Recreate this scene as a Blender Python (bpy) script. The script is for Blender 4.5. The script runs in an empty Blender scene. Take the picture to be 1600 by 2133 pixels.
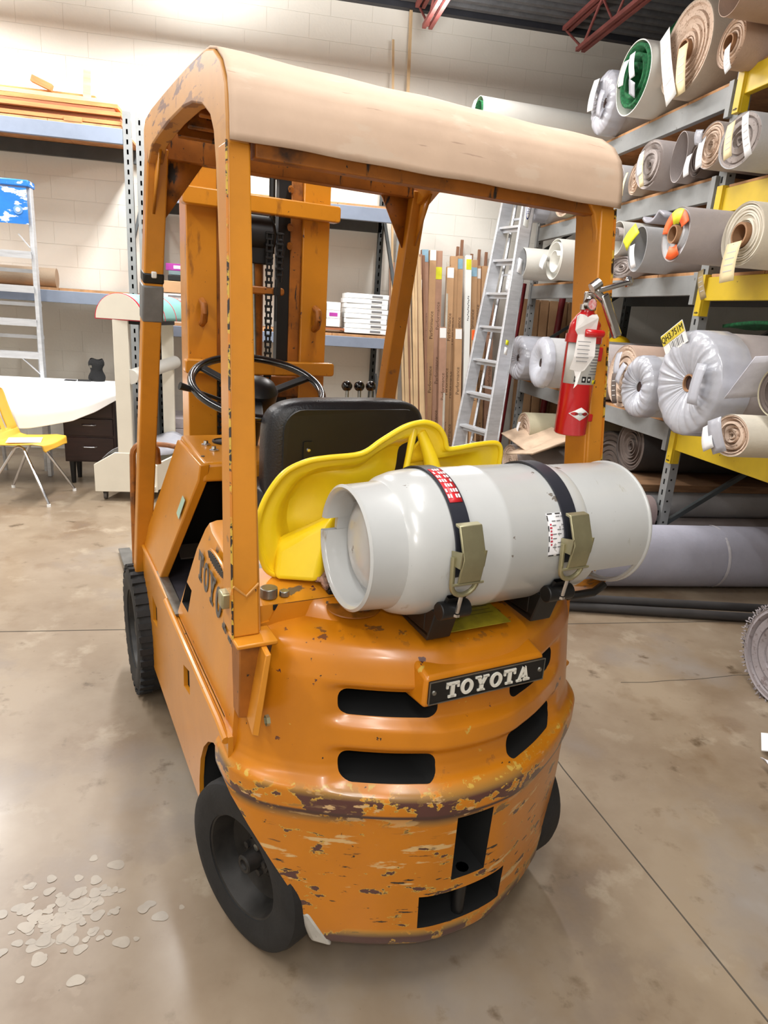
import bpy, bmesh, math, random
from math import sin, cos, pi, radians, sqrt, atan2
from mathutils import Vector, Matrix
random.seed(7)
S = bpy.context.scene
COL = S.collection
# ---------------------------------------------------------------- camera
cam_d = bpy.data.cameras.new('camera'); cam = bpy.data.objects.new('camera', cam_d); COL.objects.link(cam)
def _cam():
    th = radians(17); yaw, pitch, roll = radians(-27.96)+th, radians(-16.53), radians(3.98)
    c0 = Vector((-.8327, -1.3752, 1.6012)); loc = Matrix.Rotation(th, 3, 'Z') @ c0
    fwd = Vector((-sin(yaw)*cos(pitch), cos(yaw)*cos(pitch), sin(pitch)))
    right = Vector((cos(yaw), sin(yaw), 0)); up = right.cross(fwd)
    r2 = right*cos(roll)+up*sin(roll); u2 = -right*sin(roll)+up*cos(roll)
    m = Matrix((r2, u2, -fwd)).transposed().to_4x4(); m.translation = loc
    cam.matrix_world = m
_cam()
cam_d.sensor_fit = 'VERTICAL'; cam_d.sensor_height = 36; cam_d.sensor_width = 27
cam_d.lens = 1393.2/2133*36; cam_d.clip_start = .05; cam_d.clip_end = 60
S.camera = cam
# ---------------------------------------------------------------- world, lights, exposure
S.view_settings.view_transform = 'Standard'; S.view_settings.look = 'None'
S.view_settings.gamma = 1; S.view_settings.exposure = 0.04; S.view_settings.use_curve_mapping = False
W = bpy.data.worlds.new('room_air'); S.world = W; W.use_nodes = True
W.node_tree.nodes['Background'].inputs[0].default_value = (.9, .95, 1, 1)
W.node_tree.nodes['Background'].inputs[1].default_value = .12
LIGHTS = [  # x, y, z, length (along y), width, watts
    (-3.2, 4.0, 3.9, 2.6, .2, 165), (-1.0, 4.1, 3.9, 2.4, .2, 165), (1.0, 3.9, 3.9, 2.2, .2, 78), (-2.6, -.2, 3.9, 2.6, .2, 95),
    (.25, -.1, 3.9, 2.6, .2, 78), (-.6, -3.2, 3.9, 2.6, .2, 75), (-3.6, -3.8, 3.9, 2.6, .2, 50)]
def lamp(x, y, z, L, w, P):
    d = bpy.data.lights.new('tube_light', 'AREA'); d.shape = 'RECTANGLE'; d.size = w; d.size_y = L; d.energy = P
    d.color = (1, .985, .96)
    o = bpy.data.objects.new('tube_light', d); o.location = (x, y, z); COL.objects.link(o)
    u = d.copy(); u.energy = P*.6; q = bpy.data.objects.new('tube_light_upper', u); q.location = (x, y, z+.02); q.rotation_euler = (pi, 0, 0); COL.objects.link(q)   # the bare tubes shine upwards too
for l in LIGHTS: lamp(*l)
fl = bpy.data.lights.new('camera_fill', 'AREA'); fl.shape = 'DISK'; fl.size = .05; fl.energy = 4; fl.color = (1, .97, .93)  # small fill light added at the camera, not a flash
flo = bpy.data.objects.new('camera_fill', fl); flo.matrix_world = cam.matrix_world @ Matrix.Translation((.03, .06, .02)); COL.objects.link(flo)

# ---------------------------------------------------------------- materials
MATS = {}
def srgb(r, g, b):
    f = lambda c: (c/255/12.92) if c/255 <= .04045 else ((c/255+.055)/1.055)**2.4
    return (f(r), f(g), f(b), 1)
def mat(name, rgb, rough=.5, metal=0, var=.12, scale=6, bump=0, bscale=60, stretch=None, spots=None, coat=0, alpha=1, trans=0, two=None, sheen=0, emit=0):
    """procedural material: base colour with noise variation, optional second colour, spots and bump"""
    if name in MATS: return MATS[name]
    m = bpy.data.materials.new(name); m.use_nodes = True; nt = m.node_tree; N = nt.nodes; Lk = nt.links
    b = N['Principled BSDF']; b.inputs['Roughness'].default_value = rough; b.inputs['Metallic'].default_value = metal
    if coat: b.inputs['Coat Weight'].default_value = coat; b.inputs['Coat Roughness'].default_value = .15
    if sheen: b.inputs['Sheen Weight'].default_value = sheen
    if alpha < 1: b.inputs['Alpha'].default_value = alpha
    if trans: b.inputs['Transmission Weight'].default_value = trans
    tc = N.new('ShaderNodeTexCoord'); mp = N.new('ShaderNodeMapping'); Lk.new(tc.outputs['Object'], mp.inputs[0])
    if stretch: mp.inputs['Scale'].default_value = stretch
    c = srgb(*rgb); d = srgb(*two) if two else tuple(x*(1-var*2.2) for x in c[:3])+(1,)
    n = N.new('ShaderNodeTexNoise'); n.inputs['Scale'].default_value = scale; n.inputs['Detail'].default_value = 6; n.inputs['Roughness'].default_value = .62
    Lk.new(mp.outputs[0], n.inputs['Vector'])
    r = N.new('ShaderNodeValToRGB'); r.color_ramp.elements[0].position = .34; r.color_ramp.elements[1].position = .62
    r.color_ramp.elements[0].color = d; r.color_ramp.elements[1].color = c
    Lk.new(n.outputs[0], r.inputs[0]); out = r.outputs[0]
    for sp in (spots or []):   # (rgb, scale, threshold, softness, zmin, zmax)
        q = N.new('ShaderNodeTexNoise'); q.inputs['Scale'].default_value = sp[1]; q.inputs['Detail'].default_value = 5; q.inputs['Roughness'].default_value = .6
        if len(sp) > 6: 
            m2 = N.new('ShaderNodeMapping'); m2.inputs['Scale'].default_value = sp[6]; m2.inputs['Location'].default_value = (3.1, 1.7, 5.2); Lk.new(tc.outputs['Object'], m2.inputs[0]); Lk.new(m2.outputs[0], q.inputs['Vector'])
        else: Lk.new(tc.outputs['Object'], q.inputs['Vector'])
        q2 = N.new('ShaderNodeMapRange'); q2.inputs['From Min'].default_value = sp[2]; q2.inputs['From Max'].default_value = sp[2]+sp[3]
        Lk.new(q.outputs[0], q2.inputs['Value']); f = q2.outputs[0]
        if sp[4] is not None:
            sx = N.new('ShaderNodeSeparateXYZ'); Lk.new(tc.outputs['Object'], sx.inputs[0])
            h = (sp[5]-sp[4])*.25
            u = N.new('ShaderNodeMapRange'); u.inputs['From Min'].default_value = sp[4]; u.inputs['From Max'].default_value = sp[4]+h; Lk.new(sx.outputs[2], u.inputs['Value'])
            v = N.new('ShaderNodeMapRange'); v.inputs['From Min'].default_value = sp[5]; v.inputs['From Max'].default_value = sp[5]-h; Lk.new(sx.outputs[2], v.inputs['Value'])
            w1 = N.new('ShaderNodeMath'); w1.operation = 'MULTIPLY'; Lk.new(u.outputs[0], w1.inputs[0]); Lk.new(v.outputs[0], w1.inputs[1])
            w2 = N.new('ShaderNodeMath'); w2.operation = 'MULTIPLY'; Lk.new(w1.outputs[0], w2.inputs[0]); Lk.new(f, w2.inputs[1]); f = w2.outputs[0]
        mx = N.new('ShaderNodeMix'); mx.data_type = 'RGBA'; Lk.new(f, mx.inputs[0]); Lk.new(out, mx.inputs[6]); mx.inputs[7].default_value = srgb(*sp[0]); out = mx.outputs[2]
    Lk.new(out, b.inputs['Base Color'])
    if bump:
        n2 = N.new('ShaderNodeTexNoise'); n2.inputs['Scale'].default_value = bscale; n2.inputs['Detail'].default_value = 4; Lk.new(mp.outputs[0], n2.inputs['Vector'])
        bp = N.new('ShaderNodeBump'); bp.inputs['Strength'].default_value = bump; bp.inputs['Distance'].default_value = .01
        Lk.new(n2.outputs[0], bp.inputs['Height']); Lk.new(bp.outputs[0], b.inputs['Normal'])
    if emit: b.inputs['Emission Color'].default_value = c; b.inputs['Emission Strength'].default_value = emit
    MATS[name] = m; return m
CH = (84, 50, 46); YE = (196, 160, 72); DK = (40, 34, 30)
P_OR = mat('orange_paint', (202, 130, 26), .34, var=.07, scale=3, spots=[(DK, 38, .70, .02, None, None), (CH, 20, .715, .01, None, None), ((128, 76, 24), 5, .60, .12, 1.2, 2.3, (3, 3, 1)), ((96, 80, 64), 15, .585, .03, .955, 1.012)], coat=.25, bump=.03, bscale=25)
P_POST = mat('orange_post_paint', (202, 130, 30), .4, var=.09, scale=4, spots=[((120, 84, 50), 9, .66, .06, None, None), (DK, 55, .70, .02, None, None)], coat=.15)
P_PALE = mat('faded_orange_paint', (202, 144, 74), .45, var=.1, scale=4, spots=[((112, 74, 62), 6, .555, .03, 1.9, 2.6, (3, 1.1, 5)), ((118, 80, 60), 12, .64, .04, 0, 2.6, (2, 1, 1)), (DK, 60, .69, .02, None, None)])
P_DOR = mat('grimy_orange_paint', (170, 100, 26), .5, var=.2, scale=5, spots=[((62, 40, 24), 7, .55, .14, None, None), (DK, 9, .62, .05, None, None, (3, 3, .6)), (DK, 60, .66, .03, None, None)])
P_CW = mat('chipped_orange_paint', (200, 122, 16), .33, var=.06, scale=3, coat=.25, bump=.04, bscale=22, spots=[
    (DK, 42, .70, .015, None, None),
    (YE, 10, .47, .012, .500, .606, (1, 1, 1.5)), (CH, 10, .485, .012, .498, .604, (1, 1, 1.5)), ((204, 168, 120), 16, .60, .02, .50, .60, (.6, .6, 2)), ((70, 46, 40), 9, .30, .10, .526, .546), (YE, 30, .58, .03, .592, .606),
    ((206, 170, 116), 12, .60, .03, .10, .58, (.5, .5, 2.6)), (YE, 17, .60, .01, .08, .60, (.7, .7, 1.6)), (CH, 17, .615, .012, .05, .60, (.7, .7, 1.6)), (DK, 26, .62, .02, .05, .5, (.45, .45, 2.5)), (CH, 15, .655, .01, .60, 1.0), (YE, 24, .69, .01, .6, 1.0), ((84, 62, 44), 22, .60, .03, .915, .99),
    (YE, 12, .44, .02, .12, .205), (CH, 12, .46, .02, .11, .20)])
BLK = mat('black_paint', (17, 17, 18), .45, var=.1)
VOID = mat('dark_interior', (9, 9, 9), .9, var=.1)  # near-black that puts the shade of openings and recesses into the colour
VINYL = mat('black_vinyl', (32, 32, 36), .38, var=.1, bump=.15, bscale=160)
RUB = mat('tire_rubber', (30, 30, 31), .75, var=.2, scale=14, bump=.1, bscale=90)
RIM = mat('dirty_rim_black', (48, 45, 42), .55, var=.35, scale=9, metal=.2)
CHR = mat('chrome', (215, 215, 218), .18, 1, var=.02)
STEEL = mat('worn_steel', (150, 148, 140), .38, .85, var=.15, scale=20)
ZINC = mat('yellow_zinc_steel', (176, 170, 136), .36, .75, var=.12, scale=6)
TANK = mat('light_grey_tank_paint', (186, 187, 186), .26, var=.03, scale=5, coat=.4, bump=.02, bscale=18, spots=[((120, 112, 104), 24, .69, .02, None, None), ((150, 140, 122), 9, .66, .10, None, None, (3, 1, 1))])
CANV = mat('tan_canvas', (206, 178, 154), .75, var=.05, scale=3, bump=.18, bscale=9, two=(190, 163, 141), spots=[((204, 180, 158), 5, .58, .05, None, None, (1, 3, 3)), ((176, 148, 128), 24, .66, .04, None, None, (.25, 3, 3))])
YEL = mat('yellow_plastic', (248, 218, 34), .38, var=.04, scale=3, coat=.2, two=(238, 200, 24), spots=[((120, 90, 30), 40, .74, .02, None, None)])
GREY = mat('rack_grey_paint', (140, 142, 142), .45, var=.08, scale=5, spots=[((96, 94, 90), 26, .68, .03, None, None)])
GREYB = mat('shelf_blue_grey_paint', (128, 138, 156), .45, var=.06, scale=5)
RYEL = mat('rack_yellow_paint', (212, 180, 34), .42, var=.06, scale=5, spots=[((90, 70, 20), 26, .70, .02, None, None)])
OSB = mat('shelf_board_wood', (196, 146, 100), .75, var=.15, scale=12, bump=.1)
WALNUT = mat('dark_walnut_veneer', (50, 26, 22), .42, var=.2, scale=4, stretch=(1, 1, 9))
WHITE = mat('white_paper', (240, 240, 238), .65, var=.02)
TAG = mat('white_tag_card', (238, 238, 240), .6, var=.02)
MANILA = mat('manila_tag_card', (232, 214, 170), .65, var=.03)
INK = mat('black_ink', (24, 22, 22), .6, var=.02)
GINK = mat('grey_ink', (120, 120, 122), .6, var=.02)
RED = mat('red_extinguisher_paint', (200, 22, 28), .25, var=.04, coat=.5)
DGREY = mat('dark_grey_paint', (88, 84, 80), .5, var=.1)
ALU = mat('brushed_aluminium', (206, 208, 212), .38, .45, var=.08, scale=6, stretch=(1, 1, 6))
CREAM = mat('cream_laminate', (226, 220, 204), .5, var=.02)
KRAFT = mat('kraft_cardboard', (194, 154, 114), .75, var=.06, scale=5)

# ---------------------------------------------------------------- geometry helpers
class MB:
    def __init__(s): s.v = []; s.f = []
    def add(s, vs, fs):
        n = len(s.v); s.v += [tuple(v) for v in vs]; s.f += [tuple(i+n for i in f) for f in fs]; return s
    def box(s, c, d, rot=None, taper=None):
        x, y, z = d[0]/2, d[1]/2, d[2]/2; R = rot.to_matrix() if hasattr(rot, 'to_matrix') else (rot or Matrix.Identity(3))
        vs = [Vector(c)+R @ Vector((sx*x, sy*y, sz*z)) for sz in (-1, 1) for sy, sx in ((-1, -1), (-1, 1), (1, 1), (1, -1))]
        return s.hexa(vs)
    def hexa(s, v):  # 0-3 bottom ring ccw, 4-7 top ring
        return s.add(v, [(3, 2, 1, 0), (4, 5, 6, 7), (0, 1, 5, 4), (1, 2, 6, 5), (2, 3, 7, 6), (3, 0, 4, 7)])
    def bar(s, a, b, w, h, up=(0, 0, 1)):   # rectangular bar from a to b
        a, b = Vector(a), Vector(b); d = (b-a).normalized(); u = Vector(up); r = d.cross(u)
        if r.length < 1e-4: r = d.cross(Vector((0, 1, 0)))
        r.normalize(); u = r.cross(d).normalized(); r *= w/2; u *= h/2
        return s.hexa([a-r-u, a+r-u, a+r+u, a-r+u, b-r-u, b+r-u, b+r+u, b-r+u])
    def tube(s, pts, r, n=12, closed=False, cap=True):
        pts = [Vector(p) for p in pts]; m = len(pts); rs = r if isinstance(r, (list, tuple)) else [r]*m
        base = len(s.v); prev = None
        for i, p in enumerate(pts):
            if closed: t = (pts[(i+1) % m]-pts[i-1]).normalized()
            else: t = (pts[min(i+1, m-1)]-pts[max(i-1, 0)]).normalized()
            if prev is None:
                a = Vector((0, 0, 1)) if abs(t.z) < .9 else Vector((1, 0, 0)); nrm = (a-t*a.dot(t)).normalized()
            else: nrm = (prev-t*prev.dot(t)).normalized()
            prev = nrm; bn = t.cross(nrm)
            for k in range(n):
                an = 2*pi*k/n; s.v.append(tuple(p+(nrm*cos(an)+bn*sin(an))*rs[i]))
        for i in range(m if closed else m-1):
            j = (i+1) % m
            for k in range(n):
                k2 = (k+1) % n; s.f.append((base+i*n+k, base+j*n+k, base+j*n+k2, base+i*n+k2)[::-1])
        if cap and not closed:
            s.f.append(tuple(base+k for k in range(n))); s.f.append(tuple(base+(m-1)*n+k for k in range(n))[::-1])
        return s
    def lathe(s, prof, origin=(0, 0, 0), axis='X', n=48, a0=0, a1=2*pi):   # prof: [(along axis, radius)]
        full = abs(a1-a0-2*pi) < 1e-6; k = n if full else n+1; base = len(s.v)
        ax = {'X': (Vector((1, 0, 0)), Vector((0, 1, 0)), Vector((0, 0, 1))), 'Y': (Vector((0, 1, 0)), Vector((0, 0, 1)), Vector((1, 0, 0))), 'Z': (Vector((0, 0, 1)), Vector((1, 0, 0)), Vector((0, 1, 0)))}[axis] if isinstance(axis, str) else axis
        for (h, r) in prof:
            for i in range(k):
                an = a0+(a1-a0)*i/n; s.v.append(tuple(Vector(origin)+ax[0]*h+(ax[1]*cos(an)+ax[2]*sin(an))*r))
        for j in range(len(prof)-1):
            for i in range(n):
                i2 = (i+1) % k; s.f.append((base+j*k+i, base+j*k+i2, base+(j+1)*k+i2, base+(j+1)*k+i))
        return s
    def prism(s, poly, plane, a, b, mapf=None):   # polygon extruded from a to b; plane 'xy','yz','xz'
        def P(u, v, w):
            q = {'xy': (u, v, w), 'yz': (w, u, v), 'xz': (u, w, v)}[plane]; return mapf(q) if mapf else q
        n = len(poly); vs = [P(u, v, a) for u, v in poly]+[P(u, v, b) for u, v in poly]
        return s.add(vs, [tuple(range(n))[::-1], tuple(range(n, 2*n))]+[(i, (i+1) % n, n+(i+1) % n, n+i) for i in range(n)])
    def grid(s, f, nu, nv, closed_u=False, closed_v=False):
        base = len(s.v); ku = nu if closed_u else nu+1; kv = nv if closed_v else nv+1
        for i in range(ku):
            for j in range(kv): s.v.append(tuple(f(i/nu, j/nv)))
        for i in range(nu):
            for j in range(nv):
                i2 = (i+1) % ku; j2 = (j+1) % kv; s.f.append((base+i*kv+j, base+i2*kv+j, base+i2*kv+j2, base+i*kv+j2))
        return s
    def mesh(s, name='mesh', smooth=35, fix=True):
        me = bpy.data.meshes.new(name); me.from_pydata(s.v, [], s.f)
        if fix:
            bm = bmesh.new(); bm.from_mesh(me); bmesh.ops.remove_doubles(bm, verts=bm.verts, dist=1e-5); bmesh.ops.recalc_face_normals(bm, faces=bm.faces); bm.to_mesh(me); bm.free()
        me.update()
        if smooth:
            me.polygons.foreach_set('use_smooth', [True]*len(me.polygons)); me.set_sharp_from_angle(angle=radians(smooth))
        return me
    def obj(s, name, m, parent=None, bevel=0, seg=2, smooth=35, fix=True, label=None, solid=0, loc=None, kind=None):
        o = bpy.data.objects.new(name, s.mesh(name, smooth, fix)); COL.objects.link(o)
        if m: o.data.materials.append(m)
        if parent: o.parent = parent
        if loc: o.location = loc
        if solid: q = o.modifiers.new('solidify', 'SOLIDIFY'); q.thickness = solid; q.offset = 0
        if bevel:
            q = o.modifiers.new('bevel', 'BEVEL'); q.width = bevel; q.segments = seg; q.limit_method = 'ANGLE'; q.angle_limit = radians(40); q.harden_normals = False
        if label: o['label'] = label
        if kind: o['kind'] = kind
        return o
def tag(o, label, cat, group=None):
    o['label'] = label; o['category'] = cat
    if group: o['group'] = group
    return o
def thing(name, label, cat, loc=(0, 0, 0), rz=0, group=None):
    o = bpy.data.objects.new(name, None); COL.objects.link(o); o.location = loc; o.rotation_euler = (0, 0, rz); o.empty_display_size = .1
    return tag(o, label, cat, group)
def struct(o): o['kind'] = 'structure'; return o
def cut(o, tools, m=None):
    """cut the tool meshes out of object o (exact boolean, evaluated once)"""
    for t in tools:
        to = bpy.data.objects.new('tmp_cutter', t.mesh('tmp', 0)); COL.objects.link(to)
        if m: to.data.materials.append(m)
        bpy.context.view_layer.update(); to.matrix_world = o.matrix_world.copy(); md = o.modifiers.new('b', 'BOOLEAN'); md.operation = 'DIFFERENCE'; md.object = to; md.solver = 'EXACT'; md.material_mode = 'TRANSFER' if m else 'INDEX'
        bpy.context.view_layer.update()
        dg = bpy.context.evaluated_depsgraph_get(); me = bpy.data.meshes.new_from_object(o.evaluated_get(dg))
        o.modifiers.remove(md); old = o.data; o.data = me; bpy.data.objects.remove(to)
        me.polygons.foreach_set('use_smooth', [True]*len(me.polygons)); me.set_sharp_from_angle(angle=radians(35))
    return o
def lettering(txt, size, m, parent, loc, rot, depth=.0006, name='lettering', bold=0, align='CENTER', sx=1, weight=0):
    c = bpy.data.curves.new('t', 'FONT'); c.body = txt; c.size = size; c.extrude = depth; c.align_x = align; c.align_y = 'CENTER'; c.offset = bold; c.resolution_u = 3
    t = bpy.data.objects.new('t', c); COL.objects.link(t); dg = bpy.context.evaluated_depsgraph_get()
    me = bpy.data.meshes.new_from_object(t.evaluated_get(dg)); bpy.data.objects.remove(t)
    o = bpy.data.objects.new(name, me); COL.objects.link(o); me.materials.clear(); me.materials.append(m)
    o.parent = parent; o.location = loc; o.rotation_euler = rot; o.scale = (sx, 1, 1)
    return o
def rounded(x0, x1, z0, z1, r, n=6):
    p = []
    for cx, cz, a in ((x1-r, z1-r, 0), (x0+r, z1-r, 90), (x0+r, z0+r, 180), (x1-r, z0+r, 270)):
        for i in range(n+1): t = radians(a+90*i/n); p.append((cx+r*cos(t), cz+r*sin(t)))
    return p
def lerp(a, b, t): return a+(b-a)*t
def interp(tab, x):
    if x <= tab[0][0]: return tab[0][1]
    for (a, fa), (b, fb) in zip(tab, tab[1:]):
        if x <= b: return fa+(fb-fa)*(x-a)/(b-a)
    return tab[-1][1]
def sstep(a, b, x): t = max(0, min(1, (x-a)/(b-a))); return t*t*(3-2*t)
def slab(ch):   # slab-serif capitals as overlapping polygons, unit height
    if ch == 'T': return .84, [[(0, .82), (.84, .82), (.84, 1), (0, 1)], [(.30, 0), (.54, 0), (.54, .9), (.30, .9)], [(.16, 0), (.68, 0), (.68, .14), (.16, .14)], [(0, .62), (.13, .62), (.13, .9), (0, .9)], [(.71, .62), (.84, .62), (.84, .9), (.71, .9)]]
    if ch == 'Y': return .92, [[(.34, 0), (.58, 0), (.58, .46), (.34, .46)], [(.20, 0), (.72, 0), (.72, .13), (.20, .13)], [(.08, .95), (.34, .40), (.56, .40), (.33, .95)], [(.60, .95), (.38, .40), (.58, .40), (.84, .95)], [(0, .87), (.40, .87), (.40, 1), (0, 1)], [(.54, .87), (.92, .87), (.92, 1), (.54, 1)]]
    if ch == 'A': return .96, [[(.10, .05), (.26, .05), (.54, 1), (.38, 1)], [(.58, .05), (.84, .05), (.60, 1), (.40, 1)], [(.24, .26), (.68, .26), (.68, .40), (.24, .40)], [(0, 0), (.38, 0), (.38, .13), (0, .13)], [(.50, 0), (.96, 0), (.96, .13), (.50, .13)]]
    q = []
    for i in range(24):
        a, b = 2*pi*i/24, 2*pi*(i+1)/24
        q.append([(.42+.42*cos(a), .5+.5*sin(a)), (.42+.42*cos(b), .5+.5*sin(b)), (.42+.2*cos(b), .5+.33*sin(b)), (.42+.2*cos(a), .5+.33*sin(a))])
    return .84, q
# ================================================================ FORKLIFT (local frame: x right, y forward, z up, origin under the rear axle)
TH = radians(17)
FK = thing('forklift', 'old chipped orange forklift with overhead guard, standing on the concrete floor', 'forklift', (0, 0, 0), TH)
# ---- counterweight
def arc_y(x):
    return interp([(0, -.378), (.09, -.371), (.15, -.352), (.2, -.332), (.3, -.281), (.39, -.223), (.44, -.186), (.475, -.150), (.497, -.112), (.507, -.07), (.511, -.03)], abs(x))
ARC = []   # belt outline from left to right, u in [-1,1]
def _arc():
    P = [(0, -.378), (.09, -.371), (.15, -.352), (.22, -.323), (.3, -.281), (.37, -.237), (.43, -.194), (.47, -.155), (.495, -.115), (.507, -.08), (.511, -.04), (.512, .0)]
    R = [(-x, y) for x, y in P[:0:-1]]+P
    # resample with Catmull-Rom
    out = []
    for i in range(len(R)-1):
        p0, p1, p2, p3 = R[max(i-1, 0)], R[i], R[i+1], R[min(i+2, len(R)-1)]
        for k in range(6):
            t = k/6; f = lambda a, b, c, d: .5*((2*b)+(-a+c)*t+(2*a-5*b+4*c-d)*t*t+(-a+3*b-3*c+d)*t**3)
            out.append((f(p0[0], p1[0], p2[0], p3[0]), f(p0[1], p1[1], p2[1], p3[1])))
    out.append(R[-1]); return out
ARC = _arc()
# level table: z -> (x scale, y shift)
LV = [(.150, (.985, .030)), (.165, (.99, .022)), (.528, (.982, .014)), (.536, (.997, .001)), (.55, (1., 0)), (.590, (1., 0)), (.598, (.996, .003)), (.606, (.982, .012)), (.618, (.968, .021)), (.64, (.962, .028)), (.70, (.955, .034)), (.84, (.935, .046)), (.885, (.92, .055)), (.905, (.905, .064)), (.918, (.885, .078)), (.925, (.855, .10)), (.93, (.80, .14))]
def lev(z): return interp([(a, b[0]) for a, b in LV], z), interp([(a, b[1]) for a, b in LV], z)
def trunc(z): return interp([(.15, .335), (.165, .335), (.30, .395), (.50, .505), (.53, .52), (1.2, .52)], z)
def cw_point(x, y, z):
    sx, dy = lev(z); X = x*sx; Y = y+dy*(1 if y < -.1 else max(0, -y/.1)*.999)
    ax = abs(X)
    if .575 < z < .87:   # grille relief: recessed panel with a rounded bar between the slot rows
        m = 1-sstep(.275, .345, ax); rows = max(1-abs(z-.786)/.055, 1-abs(z-.638)/.058, 0); rows = sstep(0, .55, rows)
        ce = .35+.65*sstep(.02, .12, ax); Y += .022*m*rows
    return X, Y, z
def clip_arc(xt):
    A = [(x, y) for x, y in ARC if abs(x) <= xt]
    # force same number of samples
    n = len(ARC); out = []
    xs = [x for x, y in ARC]; 
    if xt >= .5115: return ARC
    for i in range(n):
        u = -1+2*i/(n-1); x = xt*sin(u*pi/2)
        out.append((x, interp(ARCL, x)))
    return out
_s = sorted(ARC[len(ARC)//2:]); ARCL = [(-x, y) for x, y in reversed(_s)]+_s
zs = [.150, .158, .165, .2, .25, .3, .35, .4, .45, .5, .515, .528, .536, .55, .57, .585]+[.585+.005*i for i in range(1, 58)]+[.88, .89, .90, .91, .918, .925, .93]
zs = sorted(set(round(z, 4) for z in zs)); n = len(ARC)
mb = MB(); rows = []
for z in zs:
    base = len(mb.v); A = clip_arc(trunc(z)) if z < .53 else ARC
    for x, y in A: mb.v.append(cw_point(x, y, z))
    X0 = mb.v[base][0]; yf = -.07 if z > .66 else (-.02 if z < .5 else -.05)
    mb.v.append((-X0, .01 if z < .62 else -.072, z)); mb.v.append((X0, .01 if z < .62 else -.072, z)); rows.append(base)
k = n+2
for a, b in zip(rows, rows[1:]):
    for i in range(k): j = (i+1) % k; mb.f.append((a+i, a+j, b+j, b+i))
mb.f.append(tuple(rows[0]+i for i in range(k))[::-1])
# deck: blend the rim towards the rear hood line
top = rows[-1]; cz = len(mb.v)
for i in range(n):
    x, y, z = mb.v[top+i]; mb.v.append((x*.97, lerp(y, -.071, .5), .954))
for i in range(n): 
    x, y, z = mb.v[top+i]; mb.v.append((x*.95, -.071, .967))
for i in range(n-1):
    mb.f.append((top+i, top+i+1, cz+i+1, cz+i)); mb.f.append((cz+i, cz+i+1, cz+n+i+1, cz+n+i))
mb.f.append((top, cz, cz+n, top+n+1)); mb.f.append((top+n-1, top+n, cz+2*n-1, cz+n-1)); mb.f.append(tuple([top+n, top+n+1]+[cz+n+i for i in range(n)]))
cw = mb.obj('counterweight', P_CW, FK)
tools = []
for sg in (-1, 1):
    for z0, z1 in ((.757, .818), (.606, .672)):
        xa, xb = sorted((sg*.098, sg*.298)); tools.append(MB().prism(rounded(xa, xb, z0, z1, .024), 'xz', -.5, -.12))
tools.append(MB().prism([(-.047, .335), (.047, .335), (.050, .515), (-.050, .515)], 'xz', -.5, -.15))
tools.append(MB().prism([(-.118, .205), (.118, .205), (.122, .30), (-.122, .30)], 'xz', -.5, -.18))
cut(cw, tools, VOID)
# cut walls take near-black VOID, so the cavity shade is in their colour
# white chipped lower corner and tow pin
g = MB(); g.tube([(0, -.335, .335), (0, -.335, .205)], .016, 10); g.obj('tow_pin', BLK, FK, smooth=40)
g = MB(); g.hexa([(-.340, -.228, .144), (-.300, -.262, .144), (-.28, -.22, .144), (-.34, -.17, .144), (-.368, -.212, .235), (-.352, -.232, .235), (-.33, -.19, .235), (-.37, -.17, .235)]); g.obj('corner_patch', mat('scraped_white_primer', (190, 186, 178), .7, var=.15), FK, bevel=.008, label='scraped whitish lower corner')
# name plate on its boss
g = MB(); g.hexa([(-.160, -.342, .812), (.160, -.342, .812), (.158, -.25, .80), (-.158, -.25, .80), (-.156, -.340, .882), (.156, -.340, .882), (.158, -.25, .905), (-.158, -.25, .905)])
g.obj('plate_boss', P_CW, FK, bevel=.010, seg=4)
npl = MB().box((0, -.345, .850), (.304, .006, .053)).obj('name_plate', BLK, FK, bevel=.0015, label='black plate with raised white letters')
g = MB()
for sx in (-.1515, .1515): g.box((sx, -.349, .850), (.002, .002, .053))
for sz in (.824, .876): g.box((0, -.349, sz), (.304, .002, .002))
g.obj('rim', STEEL, npl)
LET = mat('off_white_letter_paint', (226, 222, 210), .5, var=.06, scale=30, spots=[((60, 56, 50), 70, .66, .03, None, None)])
def word(txt, h, gap, conv, m, parent, sx=1.0):
    ws = [slab(c)[0]*sx for c in txt]; tot = sum(ws)*h+gap*(len(txt)-1); x = -tot/2
    for c, w in zip(txt, ws):
        g = MB()
        for poly in slab(c)[1]: g.prism([(x+u*h*sx, (v-.5)*h) for u, v in poly], 'xy', 0, 1, mapf=conv)
        g.obj('letter', m, parent, smooth=0, fix=False); x += w*h+gap
word('TOYOTA', .036, .0045, lambda q: (q[0], -.348-.0035*q[2], .850+q[1]), LET, npl, 1.06)
for sx in (-.140, .140): MB().lathe([(0, 0), (0, .006), (-.003, .0045), (-.004, 0)], (sx, -.348, .850), 'Y', 12).obj('screw', STEEL, npl)
# data plate on the deck, below the tank
dp = MB().box((.0, -.232, .951), (.19, .10, .002), Matrix.Rotation(radians(5.5), 3, 'X')).obj('data_plate', mat('yellowed_data_plate', (150, 136, 30), .4, var=.2, scale=20), FK)
g = MB()
for i in range(6): g.box((0, -.19-.014*i, .9565-.00155*i), (.16, .002, .0006), Matrix.Rotation(radians(6), 3, 'X'))
g.obj('printed_lines', mat('olive_ink', (84, 76, 20), .5), dp)
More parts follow.
